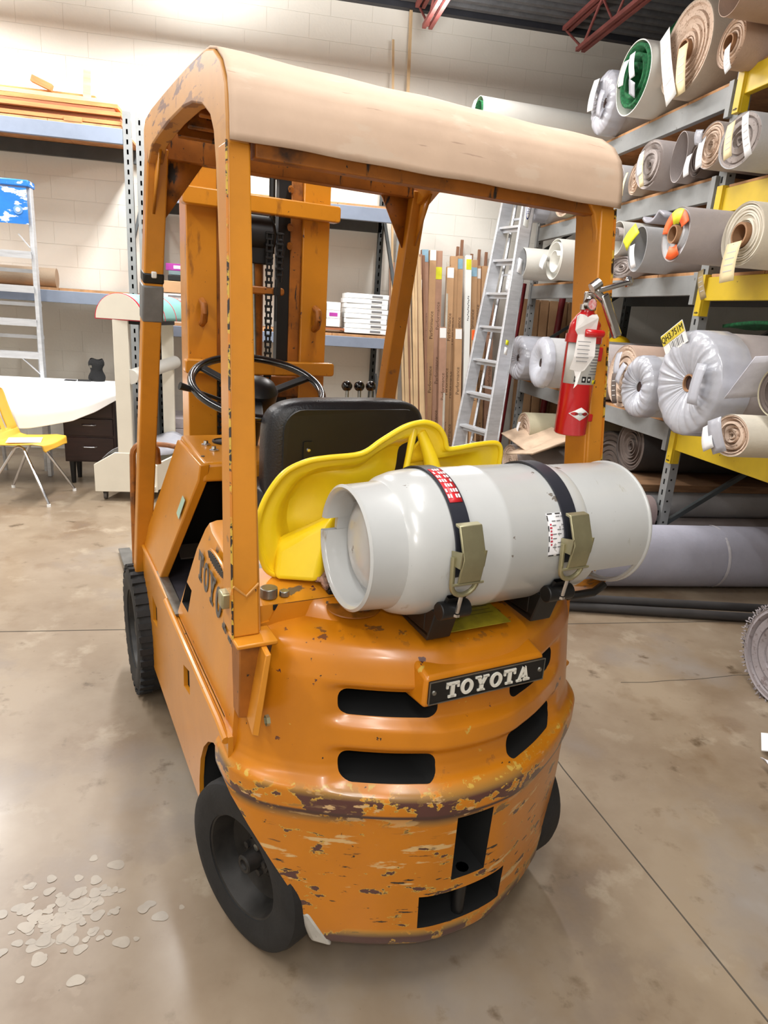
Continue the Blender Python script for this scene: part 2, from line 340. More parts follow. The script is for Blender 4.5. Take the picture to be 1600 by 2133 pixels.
# ---- lower side frames (with arch for the rear wheel)
for sg in (-1, 1):
    poly = [(.245, .235), (1.07, .22), (1.14, .33), (1.25, .50), (1.30, .64), (.9, .655), (-.075, .655), (-.075, .60), (-.075, .545), (0, .558), (.07, .545), (.13, .508), (.185, .455), (.225, .39), (.245, .31)]
    o = MB().prism(poly, 'yz', sg*.490, sg*.502).obj('side_panel', P_OR, FK)
    cut(o, [MB().prism([(.945, .445), (1.05, .43), (1.05, .53), (.945, .525)], 'yz', sg*.4, sg*.6), MB().prism([(.36, .51), (.45, .49), (.452, .56), (.365, .585)], 'yz', sg*.4, sg*.6)])
    MB().box((sg*.484, .99, .48), (.008, .20, .18)).obj('panel_backing', VOID, FK); MB().box((sg*.484, .41, .545), (.008, .20, .16)).obj('panel_backing', VOID, FK)
    g = MB(); g.tube([(sg*.504, .72, .652), (sg*.506, .5, .655), (sg*.506, .0, .655), (sg*.505, -.07, .645)], .010, 10)
    g.tube([(sg*.498, .72, .655), (sg*.500, .9, .662), (sg*.500, 1.28, .655)], .008, 8)
    g.obj('folded_lip', P_OR, FK)
# inner chassis, axle
MB().box((0, .62, .40), (.80, 1.20, .42)).obj('chassis', VOID, FK)
MB().box((0, .08, .44), (.62, .30, .36)).obj('wheel_well', VOID, FK)
for sg in (-1, 1):
    MB().box((sg*.395, .255, .42), (.188, .02, .38)).obj('well_liner', VOID, FK); MB().box((sg*.39, .10, .585), (.17, .34, .02)).obj('well_liner', VOID, FK)
g = MB(); g.tube([(-.38, 0, .22), (.38, 0, .22)], .035, 12); g.box((0, .0, .22), (.5, .09, .10)); g.obj('rear_axle', BLK, FK)
g = MB(); g.tube([(-.36, 1.334, .266), (.36, 1.334, .266)], .045, 12); g.obj('front_axle', BLK, FK)
MB().box((0, .93, .30), (.78, .34, .20)).obj('belly_pan', VOID, FK)
# ---- hood under the seat
def hood():
    def top(y): return .966+.19*(y+.07) if y < .2 else 1.0175+.11*(y-.2)
    g = MB(); ys = [-.066, -.06, .0, .1, .2, .3, .355]; rings = []
    for y in ys:
        t = top(y); w = .458-.008*(y > .3)
        sec = [(-.490, .66), (-w-.014, t-.10), (-w, t-.028), (-w+.008, t-.008), (-w+.026, t), (w-.026, t), (w-.008, t-.008), (w, t-.028), (w+.014, t-.10), (.490, .66)]
        base = len(g.v)
        for x, z in sec:
            yy = y
            if y > .3: yy = y+(.245*(t-z)/(t-.66) if y > .35 else .225*(t-z)/(t-.66))
            g.v.append((x, yy, z))
        rings.append(base)
    for a, b in zip(rings, rings[1:]):
        for i in range(10): j = (i+1) % 10; g.f.append((a+i, a+j, b+j, b+i))
    g.f.append(tuple(rings[0]+i for i in range(10))); g.f.append(tuple(rings[-1]+i for i in range(10))[::-1])
    return g.obj('hood', P_OR, FK, smooth=50)
hd = hood()
# diamond-shaped hand hole in the hood side
def side_x(z): return -.490+(.490-.472)*(z-.66)/.26
cut(hd, [MB().prism([(.510, .800), (.440, .800), (.462, .722), (.550, .718)], 'yz', -.6, -.44)], VOID)
# painted letters on the hood side, running back and down like the photo's
HL = mat('faded_grey_letter_paint', (96, 92, 88), .5, var=.2, scale=30)
def hconv(q): return (-.4775+.012*((q[1]+.945)-.66)/.29-.0012*q[2], -.005-q[0]*1, .945-.0+q[1])
def side_word():
    x = -.355
    for c in 'TOYOTA':
        w, polys = slab(c); g = MB()
        for poly in polys:
            g.prism([(x+u*.066, (v-.5)*.078) for u, v in poly], 'xy', 0, 1, mapf=lambda q: (side_x(.89+q[1]-.08*q[0])-.0012-.001*q[2], .0-q[0], .89+q[1]-.08*q[0]))
        g.obj('painted_letter', HL, hd, smooth=0, fix=False); x += w*.066+.010
side_word()
# oval air vent on the rounded edge of the hood
g = MB(); c0 = Vector((-.466, .165, .985)); R = Matrix.Rotation(radians(-8), 3, 'Y')
ring = [c0+R @ Vector((0, .085*cos(t), .021*sin(t))) for t in [2*pi*i/28 for i in range(28)]]
g.tube(ring, .005, 8, closed=True); g.obj('vent_rim', P_OR, hd)
g = MB(); g.add([c0+R @ Vector((-.003, .083*cos(2*pi*i/28), .02*sin(2*pi*i/28))) for i in range(28)], [tuple(range(28))]); g.obj('oval_vent', VOID, hd, solid=.003)
g = MB()
for i in range(-5, 6): zz = .018*sqrt(1-(i/6)**2); g.bar(c0+R @ Vector((-.006, .0145*i, -zz)), c0+R @ Vector((-.006, .0145*i, zz)), .003, .003)
g.obj('vent_louver', DGREY, hd, kind='stuff')
# latch + worn patch on deck beside the left post
g = MB(); g.tube([(-.40, -.035, .972), (-.40, -.035, .995)], .020, 12); g.tube([(-.365, -.04, .972), (-.365, -.04, .985)], .012, 10); g.obj('hood_latch', STEEL, FK, bevel=.002)
g = MB(); g.lathe([(0, .062), (.002, .060), (.002, .0)], (-.225, -.115, .956), 'Z', 28); g.obj('filler_cover', P_DOR, FK); MB().lathe([(0, .014), (.008, .013), (.009, .0)], (-.205, -.135, .958), 'Z', 8).obj('filler_bolt', DGREY, FK)
g = MB(); g.box((-.235, -.045, .974), (.06, .03, .014)); g.box((-.21, -.05, .98), (.02, .018, .02)); g.obj('hinge_clip', BLK, FK, bevel=.003)
MB().box((-.0, -.0685, .960), (.80, .004, .012)).obj('hood_seam', VOID, FK)
# ---- floor plate, steps, pedals
MB().box((0, .80, .650), (.93, .62, .012)).obj('floor_plate', mat('scuffed_dark_floor_plate', (62, 60, 66), .4, var=.2, scale=10), FK)
for sg in (-1, 1): g = MB(); g.bar((sg*.485, .58, .662), (sg*.485, .94, .668), .03, .008); g.obj('step_edge', STEEL, FK)
g = MB(); g.hexa([(-.40, 1.03, .668), (-.30, 1.03, .668), (-.30, 1.10, .70), (-.40, 1.10, .70), (-.40, 1.025, .676), (-.30, 1.025, .676), (-.30, 1.095, .708), (-.40, 1.095, .708)]); g.obj('brake_pedal', DGREY, FK, bevel=.003)
# ---- cowl
def cowl():
    g = MB()
    for sg in (-1, 1):   # slanted side flanges
        o0 = [(sg*.500, .885, .66), (sg*.500, 1.315, .64), (sg*.412, .975, 1.135), (sg*.412, .615, 1.128), (sg*.415, .628, 1.075)]
        i0 = [(x-sg*.03, y, z) for x, y, z in o0]
        n5 = len(o0); vs = o0+i0
        g = MB(); g.add(vs, [tuple(range(n5)), tuple(range(n5, 2*n5))[::-1]]+[(i, (i+1) % n5, n5+(i+1) % n5, n5+i) for i in range(n5)]); g.obj('cowl_side', P_OR, FK, bevel=.004)
    g = MB(); g.hexa([(-.405, .622, 1.07), (.405, .622, 1.07), (.405, .98, 1.07), (-.405, .98, 1.07), (-.400, .625, 1.130), (.400, .625, 1.130), (.402, .975, 1.152), (-.402, .975, 1.152)])
    d = g.obj('dash_panel', P_OR, FK, bevel=.012, seg=3)
    g = MB(); g.hexa([(-.49, 1.29, .5), (.49, 1.29, .5), (.49, 1.32, .5), (-.49, 1.32, .5), (-.40, .955, 1.12), (.40, .955, 1.12), (.40, .975, 1.13), (-.40, .975, 1.13)]); g.obj('firewall', VOID, FK)
    for x, y, r in ((-.335, .86, .0),): pass
    def onp(x, y): return Vector((x, y, 1.130+.022*(y-.625)/.35))
    g = MB(); c = onp(-.275, .865); g.lathe([(0, .042), (.006, .042), (.008, .036), (.004, .034), (.004, 0)], c, 'Z', 28); g.obj('gauge', BLK, d)
    MB().lathe([(.0045, .033), (.0052, 0)], c, 'Z', 24).obj('gauge_face', mat('gauge_grey_face', (92, 92, 92), .3), d)
    for x, y in ((-.345, .835), (-.335, .765)):
        c = onp(x, y); g = MB(); g.lathe([(0, .015), (.003, .015), (.006, .008), (.014, .007), (.015, 0)], c, 'Z', 16); g.obj('dash_switch', CHR, d)
    g = MB(); g.lathe([(0, .006), (.002, .006), (.003, 0)], onp(-.385, .70), 'Z', 10); g.obj('dash_screw', DGREY, d)
    MB().box(onp(-.19, .87)+Vector((0, 0, .001)), (.035, .06, .002)).obj('dash_sticker', STEEL, d)
    A_, B_, C_, D_ = [Vector(q) for q in ((-.500, .885, .66), (-.500, 1.315, .64), (-.412, .975, 1.135), (-.412, .615, 1.128))]; nn = (B_-A_).cross(D_-A_).normalized(); nn *= (-1 if nn.x > 0 else 1)
    fp_ = lambda s, t: A_.lerp(B_, s).lerp(D_.lerp(C_, s), t)+nn*.002
    g = MB(); g.add([fp_(.04, .55), fp_(.17, .57), fp_(.17, .72), fp_(.05, .71)], [(0, 1, 2, 3)]); g.obj('side_decal', mat('pale_green_decal', (170, 196, 176), .5), FK)
cowl()
# grab rail in front of the cowl (left)
g = MB()
for sg in (-1, 1):
    pts = [(sg*.505, 1.50, .42), (sg*.502, 1.50, .8), (sg*.498, 1.50, .97)]+[(sg*(.498-.05+.05*cos(t)), 1.50, .97+.05*sin(t)) for t in [pi*i/8 for i in range(1, 8)]]+[(sg*.398, 1.50, .93)]
    g = MB(); g.tube(pts, .013, 8); g.tube([(sg*.45, 1.50, 1.02), (sg*.40, 1.25, 1.06), (sg*.38, .98, 1.10)], .010, 8); g.obj('front_bracket', P_DOR, FK)
# ---- wheels
def wheel(x, y, r, w, hubr, steer, lugs, lab):
    sg = -1 if x < 0 else 1; out = sg*w/2
    e = bpy.data.objects.new('wheel', None); COL.objects.link(e); e.parent = FK; e.location = (x, y, r); e.rotation_euler = (0, 0, steer)
    prof = [(-w/2*.9, r*.62), (-w/2, r*.78), (-w/2*.98, r*.90), (-w/2*.86, r*.975), (-w/2*.6, r), (0, r), (w/2*.6, r), (w/2*.86, r*.975), (w/2*.98, r*.90), (w/2, r*.78), (w/2*.93, r*.66), (w/2*.84, r*.62)]
    t = MB().lathe(prof+[prof[0]], (0, 0, 0), 'X', 64).obj('tire', RUB, e)
    if lugs:
        g = MB()
        for i in range(34):
            for s2 in (-1, 1):
                a = 2*pi*(i+(.5 if s2 > 0 else 0))/34; R = Matrix.Rotation(a, 3, 'X')
                g.box(R @ Vector((s2*w*.31, 0, r-.002)), (w*.34, .024, .016), R)
        g.obj('tread_lugs', RUB, t, kind='stuff')
    # dished rim
    s = sg
    pr = [(s*w*.40, r*.66), (s*w*.44, r*.64), (s*w*.40, r*.60), (s*w*.12, r*.555), (-s*w*.05, r*.53), (-s*w*.12, r*.45), (-s*w*.14, r*.30), (-s*w*.10, r*.27), (-s*w*.10, 0)]
    MB().lathe(pr, (0, 0, 0), 'X', 48).obj('rim', RIM, e, fix=False)
    g = MB(); g.lathe([(-s*w*.10, hubr*1.9), (s*w*.02, hubr*1.8), (s*w*.04, hubr*1.05), (s*w*.34, hubr*.95), (s*w*.37, hubr*.8), (s*w*.36, hubr*.55), (s*w*.30, hubr*.5), (s*w*.30, 0)], (0, 0, 0), 'X', 28)
    g.obj('hub', RIM, e, fix=False)
    for i in range(5):
        a = 2*pi*i/5+.5; g = MB(); g.lathe([(s*w*.0, .010), (s*w*.10, .010), (s*w*.11, .006), (s*w*.11, 0)], (0, hubr*1.5*cos(a), hubr*1.5*sin(a)), 'X', 6); g.obj('lug_nut', STEEL if i == 1 else RIM, e, smooth=30)
    return e
wheel(-.405, .0, .222, .125, .026, radians(20), False, 'l'); wheel(.345, .0, .222, .125, .026, radians(12), False, 'r')
wheel(-.475, 1.334, .266, .16, .04, 0, True, 'l'); wheel(.475, 1.334, .266, .16, .04, 0, True, 'r')
# ---- overhead guard
for sg in (-1, 1):
    X0, X1 = sg*.487, sg*.443
    # side frame plate: rear post curving into the roof rail
    outer = [(-.122, .935) if sg < 0 else (-.118, .965), (-.06, 1.40), (-.005, 1.86), (.0, 1.93), (.010, 1.985), (.045, 2.03), (.10, 2.062), (.16, 2.077), (.30, 2.088), (.46, 2.098), (.65, 2.106), (.85, 2.112), (.965, 2.108), (1.0, 2.085), (1.005, 2.03), (.985, 1.99)]
    inner = [(.93, 1.985), (.86, 2.02), (.745, 2.026), (.595, 2.030), (.40, 2.024), (.30, 2.012), (.20, 1.988), (.13, 1.955), (.10, 1.92), (.083, 1.86), (.02, 1.40), (-.040, .95 if sg < 0 else .965)]
    g = MB(); g.prism(outer+inner, 'yz', X0, X1); 
    g.obj('guard_side', P_PALE if sg < 0 else P_POST, FK, bevel=.004)
    # rear face plate of the post (wider)
    zb = .930 if sg < 0 else .962; xo = .505 if sg < 0 else .497; g = MB(); g.hexa([(sg*xo, -.125, zb), (sg*.447, -.125, zb), (sg*.447, -.045, zb), (sg*xo, -.045, zb), (sg*.488, -.006, 1.888), (sg*.4425, -.006, 1.888), (sg*.4425, .06, 1.888), (sg*.488, .06, 1.888)])
    pp = g.obj('post_plate', P_POST, FK, bevel=.004)
    g = MB(); g.bar((sg*(xo+.0005), -.1255, zb), (sg*.4885, -.0065, 1.888), .004, .004); g.obj('worn_edge', mat('worn_yellow_edge', (206, 168, 60), .5, var=.1, scale=20, spots=[((40, 30, 24), 55, .5, .03, None, None), ((196, 120, 34), 18, .52, .03, None, None)]), pp)
    if sg < 0: g = MB(); g.tube([(-.503, -.122, 1.045), (-.476, -.120, 1.02), (-.449, -.119, 1.045)], .0028, 6); g.obj('weld_bead', P_PALE, pp)
    # front post
    g = MB(); g.hexa([(sg*.53, 1.30, .50), (sg*.47, 1.30, .50), (sg*.47, 1.37, .50), (sg*.53, 1.37, .50), (sg*.487, .935, 2.03), (sg*.425, .935, 2.03), (sg*.425, .995, 2.03), (sg*.487, .995, 2.03)])
    fp = g.obj('front_post', P_POST, FK, bevel=.005)
    if sg < 0:
        def at(z, o=0): t = (z-.50)/1.53; return Vector((lerp(-.50, -.456, t), lerp(1.335, .965, t), z))
        R = Matrix.Rotation(radians(13.6), 3, 'X')
        g = MB(); g.box(at(1.585), (.068, .07, .12), R); g.obj('duct_tape', mat('silver_duct_tape', (120, 120, 120), .45, var=.12, scale=12), fp, bevel=.006)
        g = MB(); g.box(at(1.665), (.066, .066, .035), R); g.obj('black_tape', BLK, fp, bevel=.006)
        g = MB(); g.box(at(1.67)+Vector((.0, -.035, .0)), (.016, .012, .02), R); g.obj('white_clip', WHITE, fp, bevel=.003)
    # gusset between front post and front beam
    g = MB(); g.add([(sg*.43, .975, 2.03), (sg*.43, 1.01, 1.84), (sg*.30, .975, 2.03)], [(0, 1, 2)]); g.obj('gusset', P_DOR, FK, solid=.008)
    g = MB(); g.add([(sg*.46, .96, 2.03), (sg*.46, .86, 2.03), (sg*.47, 1.01, 1.80)], [(0, 1, 2)]); g.obj('gusset', P_POST, FK, solid=.008)
    # rear gusset against the rear beam
    if sg > 0: g = MB(); g.prism([(.446, 1.78), (.440, 1.83), (.425, 1.87), (.400, 1.897), (.360, 1.905), (.446, 1.905)], 'xz', -.004, .012); g.obj('gusset', P_POST, FK, bevel=.003)
    # foot: shelf plate, box foot and bolt
    if sg > 0:
        g = MB(); g.box((.465, -.085, .955), (.06, .075, .014)); g.box((.44, -.07, .93), (.03, .05, .05)); g.obj('post_foot', P_DOR, FK, bevel=.003); continue
    g = MB(); g.box((sg*.462, -.125, .925), (.088, .075, .010)); g.obj('post_shelf', P_POST, FK, bevel=.003)
    g = MB(); g.hexa([(sg*.492, -.125, .735), (sg*.455, -.135, .735), (sg*.455, -.08, .735), (sg*.492, -.08, .735), (sg*.497, -.15, .92), (sg*.425, -.15, .92), (sg*.425, -.08, .92), (sg*.497, -.08, .92)]); g.obj('post_foot', P_DOR, FK, bevel=.003)
    g = MB(); g.hexa([(sg*.482, -.195, .735), (sg*.470, -.205, .735), (sg*.462, -.12, .735), (sg*.474, -.12, .735), (sg*.457, -.20, .92), (sg*.445, -.20, .92), (sg*.44, -.12, .92), (sg*.452, -.12, .92)]); g.obj('foot_brace', P_POST, FK, bevel=.002)
    g = MB(); g.box((sg*.505, -.075, 1.0), (.03, .035, .035)); g.obj('bolt', ZINC, FK, bevel=.004)
    MB().lathe([(0, .012), (sg*-.008, .012), (sg*-.008, 0)], (sg*.452, -.19, .76), 'X', 6).obj('bolt', ZINC, FK)
# beams and louver slats of the roof
def beamx(name, y, z, w, h, tilt, m, x=.43): MB().box((0, y, z), (2*x, w, h), Matrix.Rotation(tilt, 3, 'X')).obj(name, m, FK, bevel=.003)
beamx('rear_beam', .022, 1.895, .035, .055, radians(0), P_DOR)
beamx('front_beam', .965, 2.045, .05, .08, 0, P_DOR)
for i in range(6): beamx('roof_slat', .11+.135*i, 1.965+.115*min(1, .4+.3*i)-.012, .012, .085, radians(-35), P_DOR)
# canopy cover wrapped over the rear edge of the roof
def canopy(u, v):
    P = [(-.014, 1.888), (-.012, 1.93), (-.006, 1.965), (.006, 1.997), (.036, 2.030), (.085, 2.058), (.14, 2.074), (.22, 2.082), (.35, 2.091), (.5, 2.098), (.7, 2.105), (.9, 2.108)]
    t = v*(len(P)-1); i = min(int(t), len(P)-2); f = t-i; y = lerp(P[i][0], P[i+1][0], f); z = lerp(P[i][1], P[i+1][1], f)
    x = lerp(-.484, .492, u); w = .0008*sin(x*31+v*5)+.0008*sin(x*13-v*11)
    return (x, y-w*(v < .5)-.003, z+w*.8)
MB().grid(canopy, 60, 33).obj('canopy_cover', CANV, FK, solid=.005, smooth=60, label='tan canvas cover over the roof of the guard')
# ---- mast
my = 1.386
for sg in (-1, 1):
    g = MB(); g.prism([(sg*.290, my), (sg*.175, my), (sg*.175, my+.018), (sg*.262, my+.018), (sg*.262, my+.11), (sg*.175, my+.11), (sg*.175, my+.128), (sg*.290, my+.128)], 'xy', .12, 2.10)
    g.obj('outer_rail', P_OR, FK, bevel=.004)
    g = MB(); g.prism([(sg*.250, my+.022), (sg*.130, my+.022), (sg*.130, my+.036), (sg*.235, my+.036), (sg*.235, my+.095), (sg*.130, my+.095), (sg*.130, my+.106), (sg*.250, my+.106)], 'xy', .14, 2.13)
    g.obj('inner_rail', P_DOR, FK, bevel=.003)
    g = MB(); g.tube([(sg*.235, my-.005, 1.60), (sg*.235, my-.045, 1.585), (sg*.235, my-.05, 1.555), (sg*.235, my-.035, 1.525), (sg*.235, my-.003, 1.515)], .014, 10); g.obj('mast_hook', P_DOR, FK)
    g = MB()
    for i in range(4): g.tube([(sg*.125, my+.02, 2.05-.07*i), (sg*.118, my-.005, 2.04-.07*i)], .012, 8)
    g.obj('guide_roller', P_DOR, FK)
def crossbar(name, z, x, h, m, y=my-.035, d=.05):
    g = MB(); g.prism(rounded(-x, x, z-h/2, z+h/2, .012, 3), 'xz', y-d/2, y+d/2); g.obj(name, m, FK, bevel=.005)
crossbar('mast_crossbar', 1.967, .312, .062, P_OR); crossbar('mast_crossbar', 1.352, .312, .055, P_OR); crossbar('mast_crossbar', 1.27, .20, .09, P_DOR, my+.02, .02); crossbar('mast_crossbar', .55, .29, .12, P_DOR)
crossbar('inner_crosshead', 2.105, .235, .035, P_DOR, my+.065, .09)
g = MB(); g.tube([(-.022, my+.055, .30), (-.022, my+.055, 1.80)], .048, 20); g.obj('lift_cylinder', P_DOR, FK)
g = MB(); g.lathe([(-.07, 0), (-.07, .06), (-.055, .075), (.055, .075), (.07, .06), (.07, 0)], (-.01, my+.05, 1.865), 'X', 28); g.box((-.01, my+.02, 1.80), (.12, .05, .09)); g.obj('chain_sheave', BLK, FK, bevel=.004)
g = MB(); g.tube([(.052, my+.03, 1.80), (.052, my+.03, 2.10)], .013, 12); g.obj('cylinder_rod', BLK, FK)
g = MB(); g.tube([(-.03, my+.01, 1.80), (-.02, my+.0, 1.4), (-.03, my+.0, .9)], .007, 8); g.obj('hydraulic_pipe', STEEL, FK)
g = MB(); g.box((.105, my+.05, 1.45), (.05, .04, 1.4)); g.obj('hose_track', BLK, FK)
crossbar('chain_bracket', 1.655, .09, .03, P_DOR, my-.02, .03)
def chain(x, y, z0, z1):
    g = MB(); z = z1; i = 0
    while z > z0:
        w = .012 if i % 2 else .017
        for s in (-1, 1): g.tube([(x+s*w*.62, y, z+.013), (x+s*w*.62, y, z-.013)], .0042, 6)
        g.tube([(x-w*.9, y, z+.0115), (x+w*.9, y, z+.0115)], .0055, 6); z -= .023; i += 1
    return g.obj('chain', BLK, FK, kind='stuff', smooth=40)
chain(.062, my-.045, 1.70, 1.82); chain(.025, my-.03, .95, 1.86); chain(.068, my-.03, 1.72, 1.86); chain(-.16, my-.0, .8, 1.32)
g = MB(); g.tube([(.055, my-.045, 1.70), (.055, my-.045, 1.54)], .009, 10); g.lathe([(0, .015), (.03, .015), (.03, 0)], (.055, my-.045, 1.64), 'Z', 6); g.obj('chain_anchor', BLK, FK)
# tilt cylinders, carriage and forks
for sg in (-1, 1):
    g = MB(); g.tube([(sg*.30, 1.05, .52), (sg*.25, 1.37, .60)], .025, 12); g.obj('tilt_cylinder', P_DOR, FK)
    g = MB(); g.box((sg*.40, 1.60, .30), (.10, .035, .56)); g.hexa([(sg*.35, 1.60, .02), (sg*.45, 1.60, .02), (sg*.435, 3.0, .02), (sg*.365, 3.0, .02), (sg*.35, 1.60, .058), (sg*.45, 1.60, .058), (sg*.435, 3.0, .03), (sg*.365, 3.0, .03)])
    g.obj('fork', mat('worn_fork_steel', (112, 110, 106), .5, .4, var=.2), FK, bevel=.003)
g = MB()
for z in (.14, .52): g.box((0, 1.565, z), (.92, .035, .10))
for x in (-.2, .2): g.box((x, 1.56, .33), (.04, .03, .44))
g.obj('fork_carriage', P_DOR, FK, bevel=.004)
# ---- steering wheel and column
SW = bpy.data.objects.new('steering_wheel', None); COL.objects.link(SW); SW.parent = FK; SW.location = (-.205, .715, 1.352); SW.rotation_euler = (radians(21), 0, 0)
g = MB(); g.tube([(.205*cos(2*pi*i/56), .205*sin(2*pi*i/56), 0) for i in range(56)], .0125, 14, closed=True); g.obj('rim', mat('glossy_black_plastic', (16, 16, 18), .18, var=.05, coat=.6), SW, smooth=60)
g = MB(); g.lathe([(-.075, .0), (-.075, .042), (-.03, .062), (.0, .064), (.022, .05), (.034, .025), (.036, 0)], (0, 0, -.01), 'Z', 32); g.obj('hub', mat('black_plastic', (26, 26, 28), .4, var=.1), SW)
for a in (20, 140, 255):
    a = radians(a); g = MB(); g.bar((.05*cos(a), .05*sin(a), -.03), (.20*cos(a), .20*sin(a), -.002), .030, .012); g.obj('spoke', BLK, SW, bevel=.004)
g = MB(); g.tube([(-.205, .735, 1.30), (-.205, .86, 1.10)], .034, 16); g.obj('steering_column', BLK, FK)
g = MB(); g.tube([(-.23, .75, 1.275), (-.33, .73, 1.31), (-.425, .71, 1.345)], .006, 8); g.tube([(-.405, .714, 1.338), (-.45, .705, 1.352)], [.008, .012], 10); g.obj('shift_lever', BLK, FK)
for i, x in enumerate((.186, .236, .284)):
    g = MB(); g.tube([(x-.03, .80, 1.05), (x-.012, .87, 1.24), (x, .90, 1.325)], .007, 8); lv = g.obj('hydraulic_lever', STEEL, FK)
    MB().lathe([(-.020+.04*k/10, .020*sqrt(max(0, 1-(2*k/10-1)**2))) for k in range(11)], (x, .903, 1.335), 'Z', 16).obj('knob', MATS['glossy_black_plastic'], lv)
# ---- seat
g = MB()
def cushion(u, v, W=.27, y0=.46, y1=.86, z0=.985, z1=1.085):
    a = 2*pi*u; ex = .22; cx = abs(cos(a))**ex*(1 if cos(a) > 0 else -1); sy = abs(sin(a))**ex*(1 if sin(a) > 0 else -1)
    b = pi*v-pi/2; cz = abs(sin(b))**.4*(1 if sin(b) > 0 else -1); rr = abs(cos(b))**.25
    return (W*cx*rr, (y0+y1)/2+(y1-y0)/2*sy*rr, (z0+z1)/2+(z1-z0)/2*cz)
g.grid(lambda u, v: cushion(u, v), 48, 20, closed_u=True); st = g.obj('seat_cushion', VINYL, FK, smooth=70)
def back(u, v):
    a = 2*pi*u; ex = .42; cx = abs(cos(a))**ex*(1 if cos(a) > 0 else -1); sz = abs(sin(a))**ex*(1 if sin(a) > 0 else -1)
    b = pi*v-pi/2; cy = abs(sin(b))**.5*(1 if sin(b) > 0 else -1); rr = abs(cos(b))**.35
    x = .262*cx*rr; z = 1.175+.175*sz*rr; return (x, .475-.06*cy+.10*(z-1.0)*-.25+.25*x*x, z)
g = MB(); g.grid(back, 64, 24, closed_u=True); bk = g.obj('seat_backrest', VINYL, FK, smooth=70)
BP = mat('seat_back_panel', (24, 23, 22), .5, var=.2, scale=8)
g = MB(); g.prism(rounded(-.222, .222, 1.03, 1.325, .06, 6), 'xz', -.004, .006, mapf=lambda q: (q[0], .408+q[1]-.10*(q[2]-1.0)*.25+.25*q[0]**2*.6, q[2])); g.obj('back_panel', BP, bk, smooth=0)
g = MB(); g.prism(rounded(-.165, -.135, 1.17, 1.235, .004, 2), 'xz', -.004, .002, mapf=lambda q: (q[0], .402+q[1], q[2])); br = g.obj('hinge_plate', BLK, bk)
g = MB(); g.lathe([(0, .007), (-.004, .005), (-.005, 0)], (-.150, .398, 1.21), 'Y', 10); g.obj('rivet', CHR, br)
g = MB(); g.box((-.16, .43, 1.0), (.03, .012, .10)); g.box((.16, .43, 1.0), (.03, .012, .10)); g.obj('seat_bracket', BLK, FK)
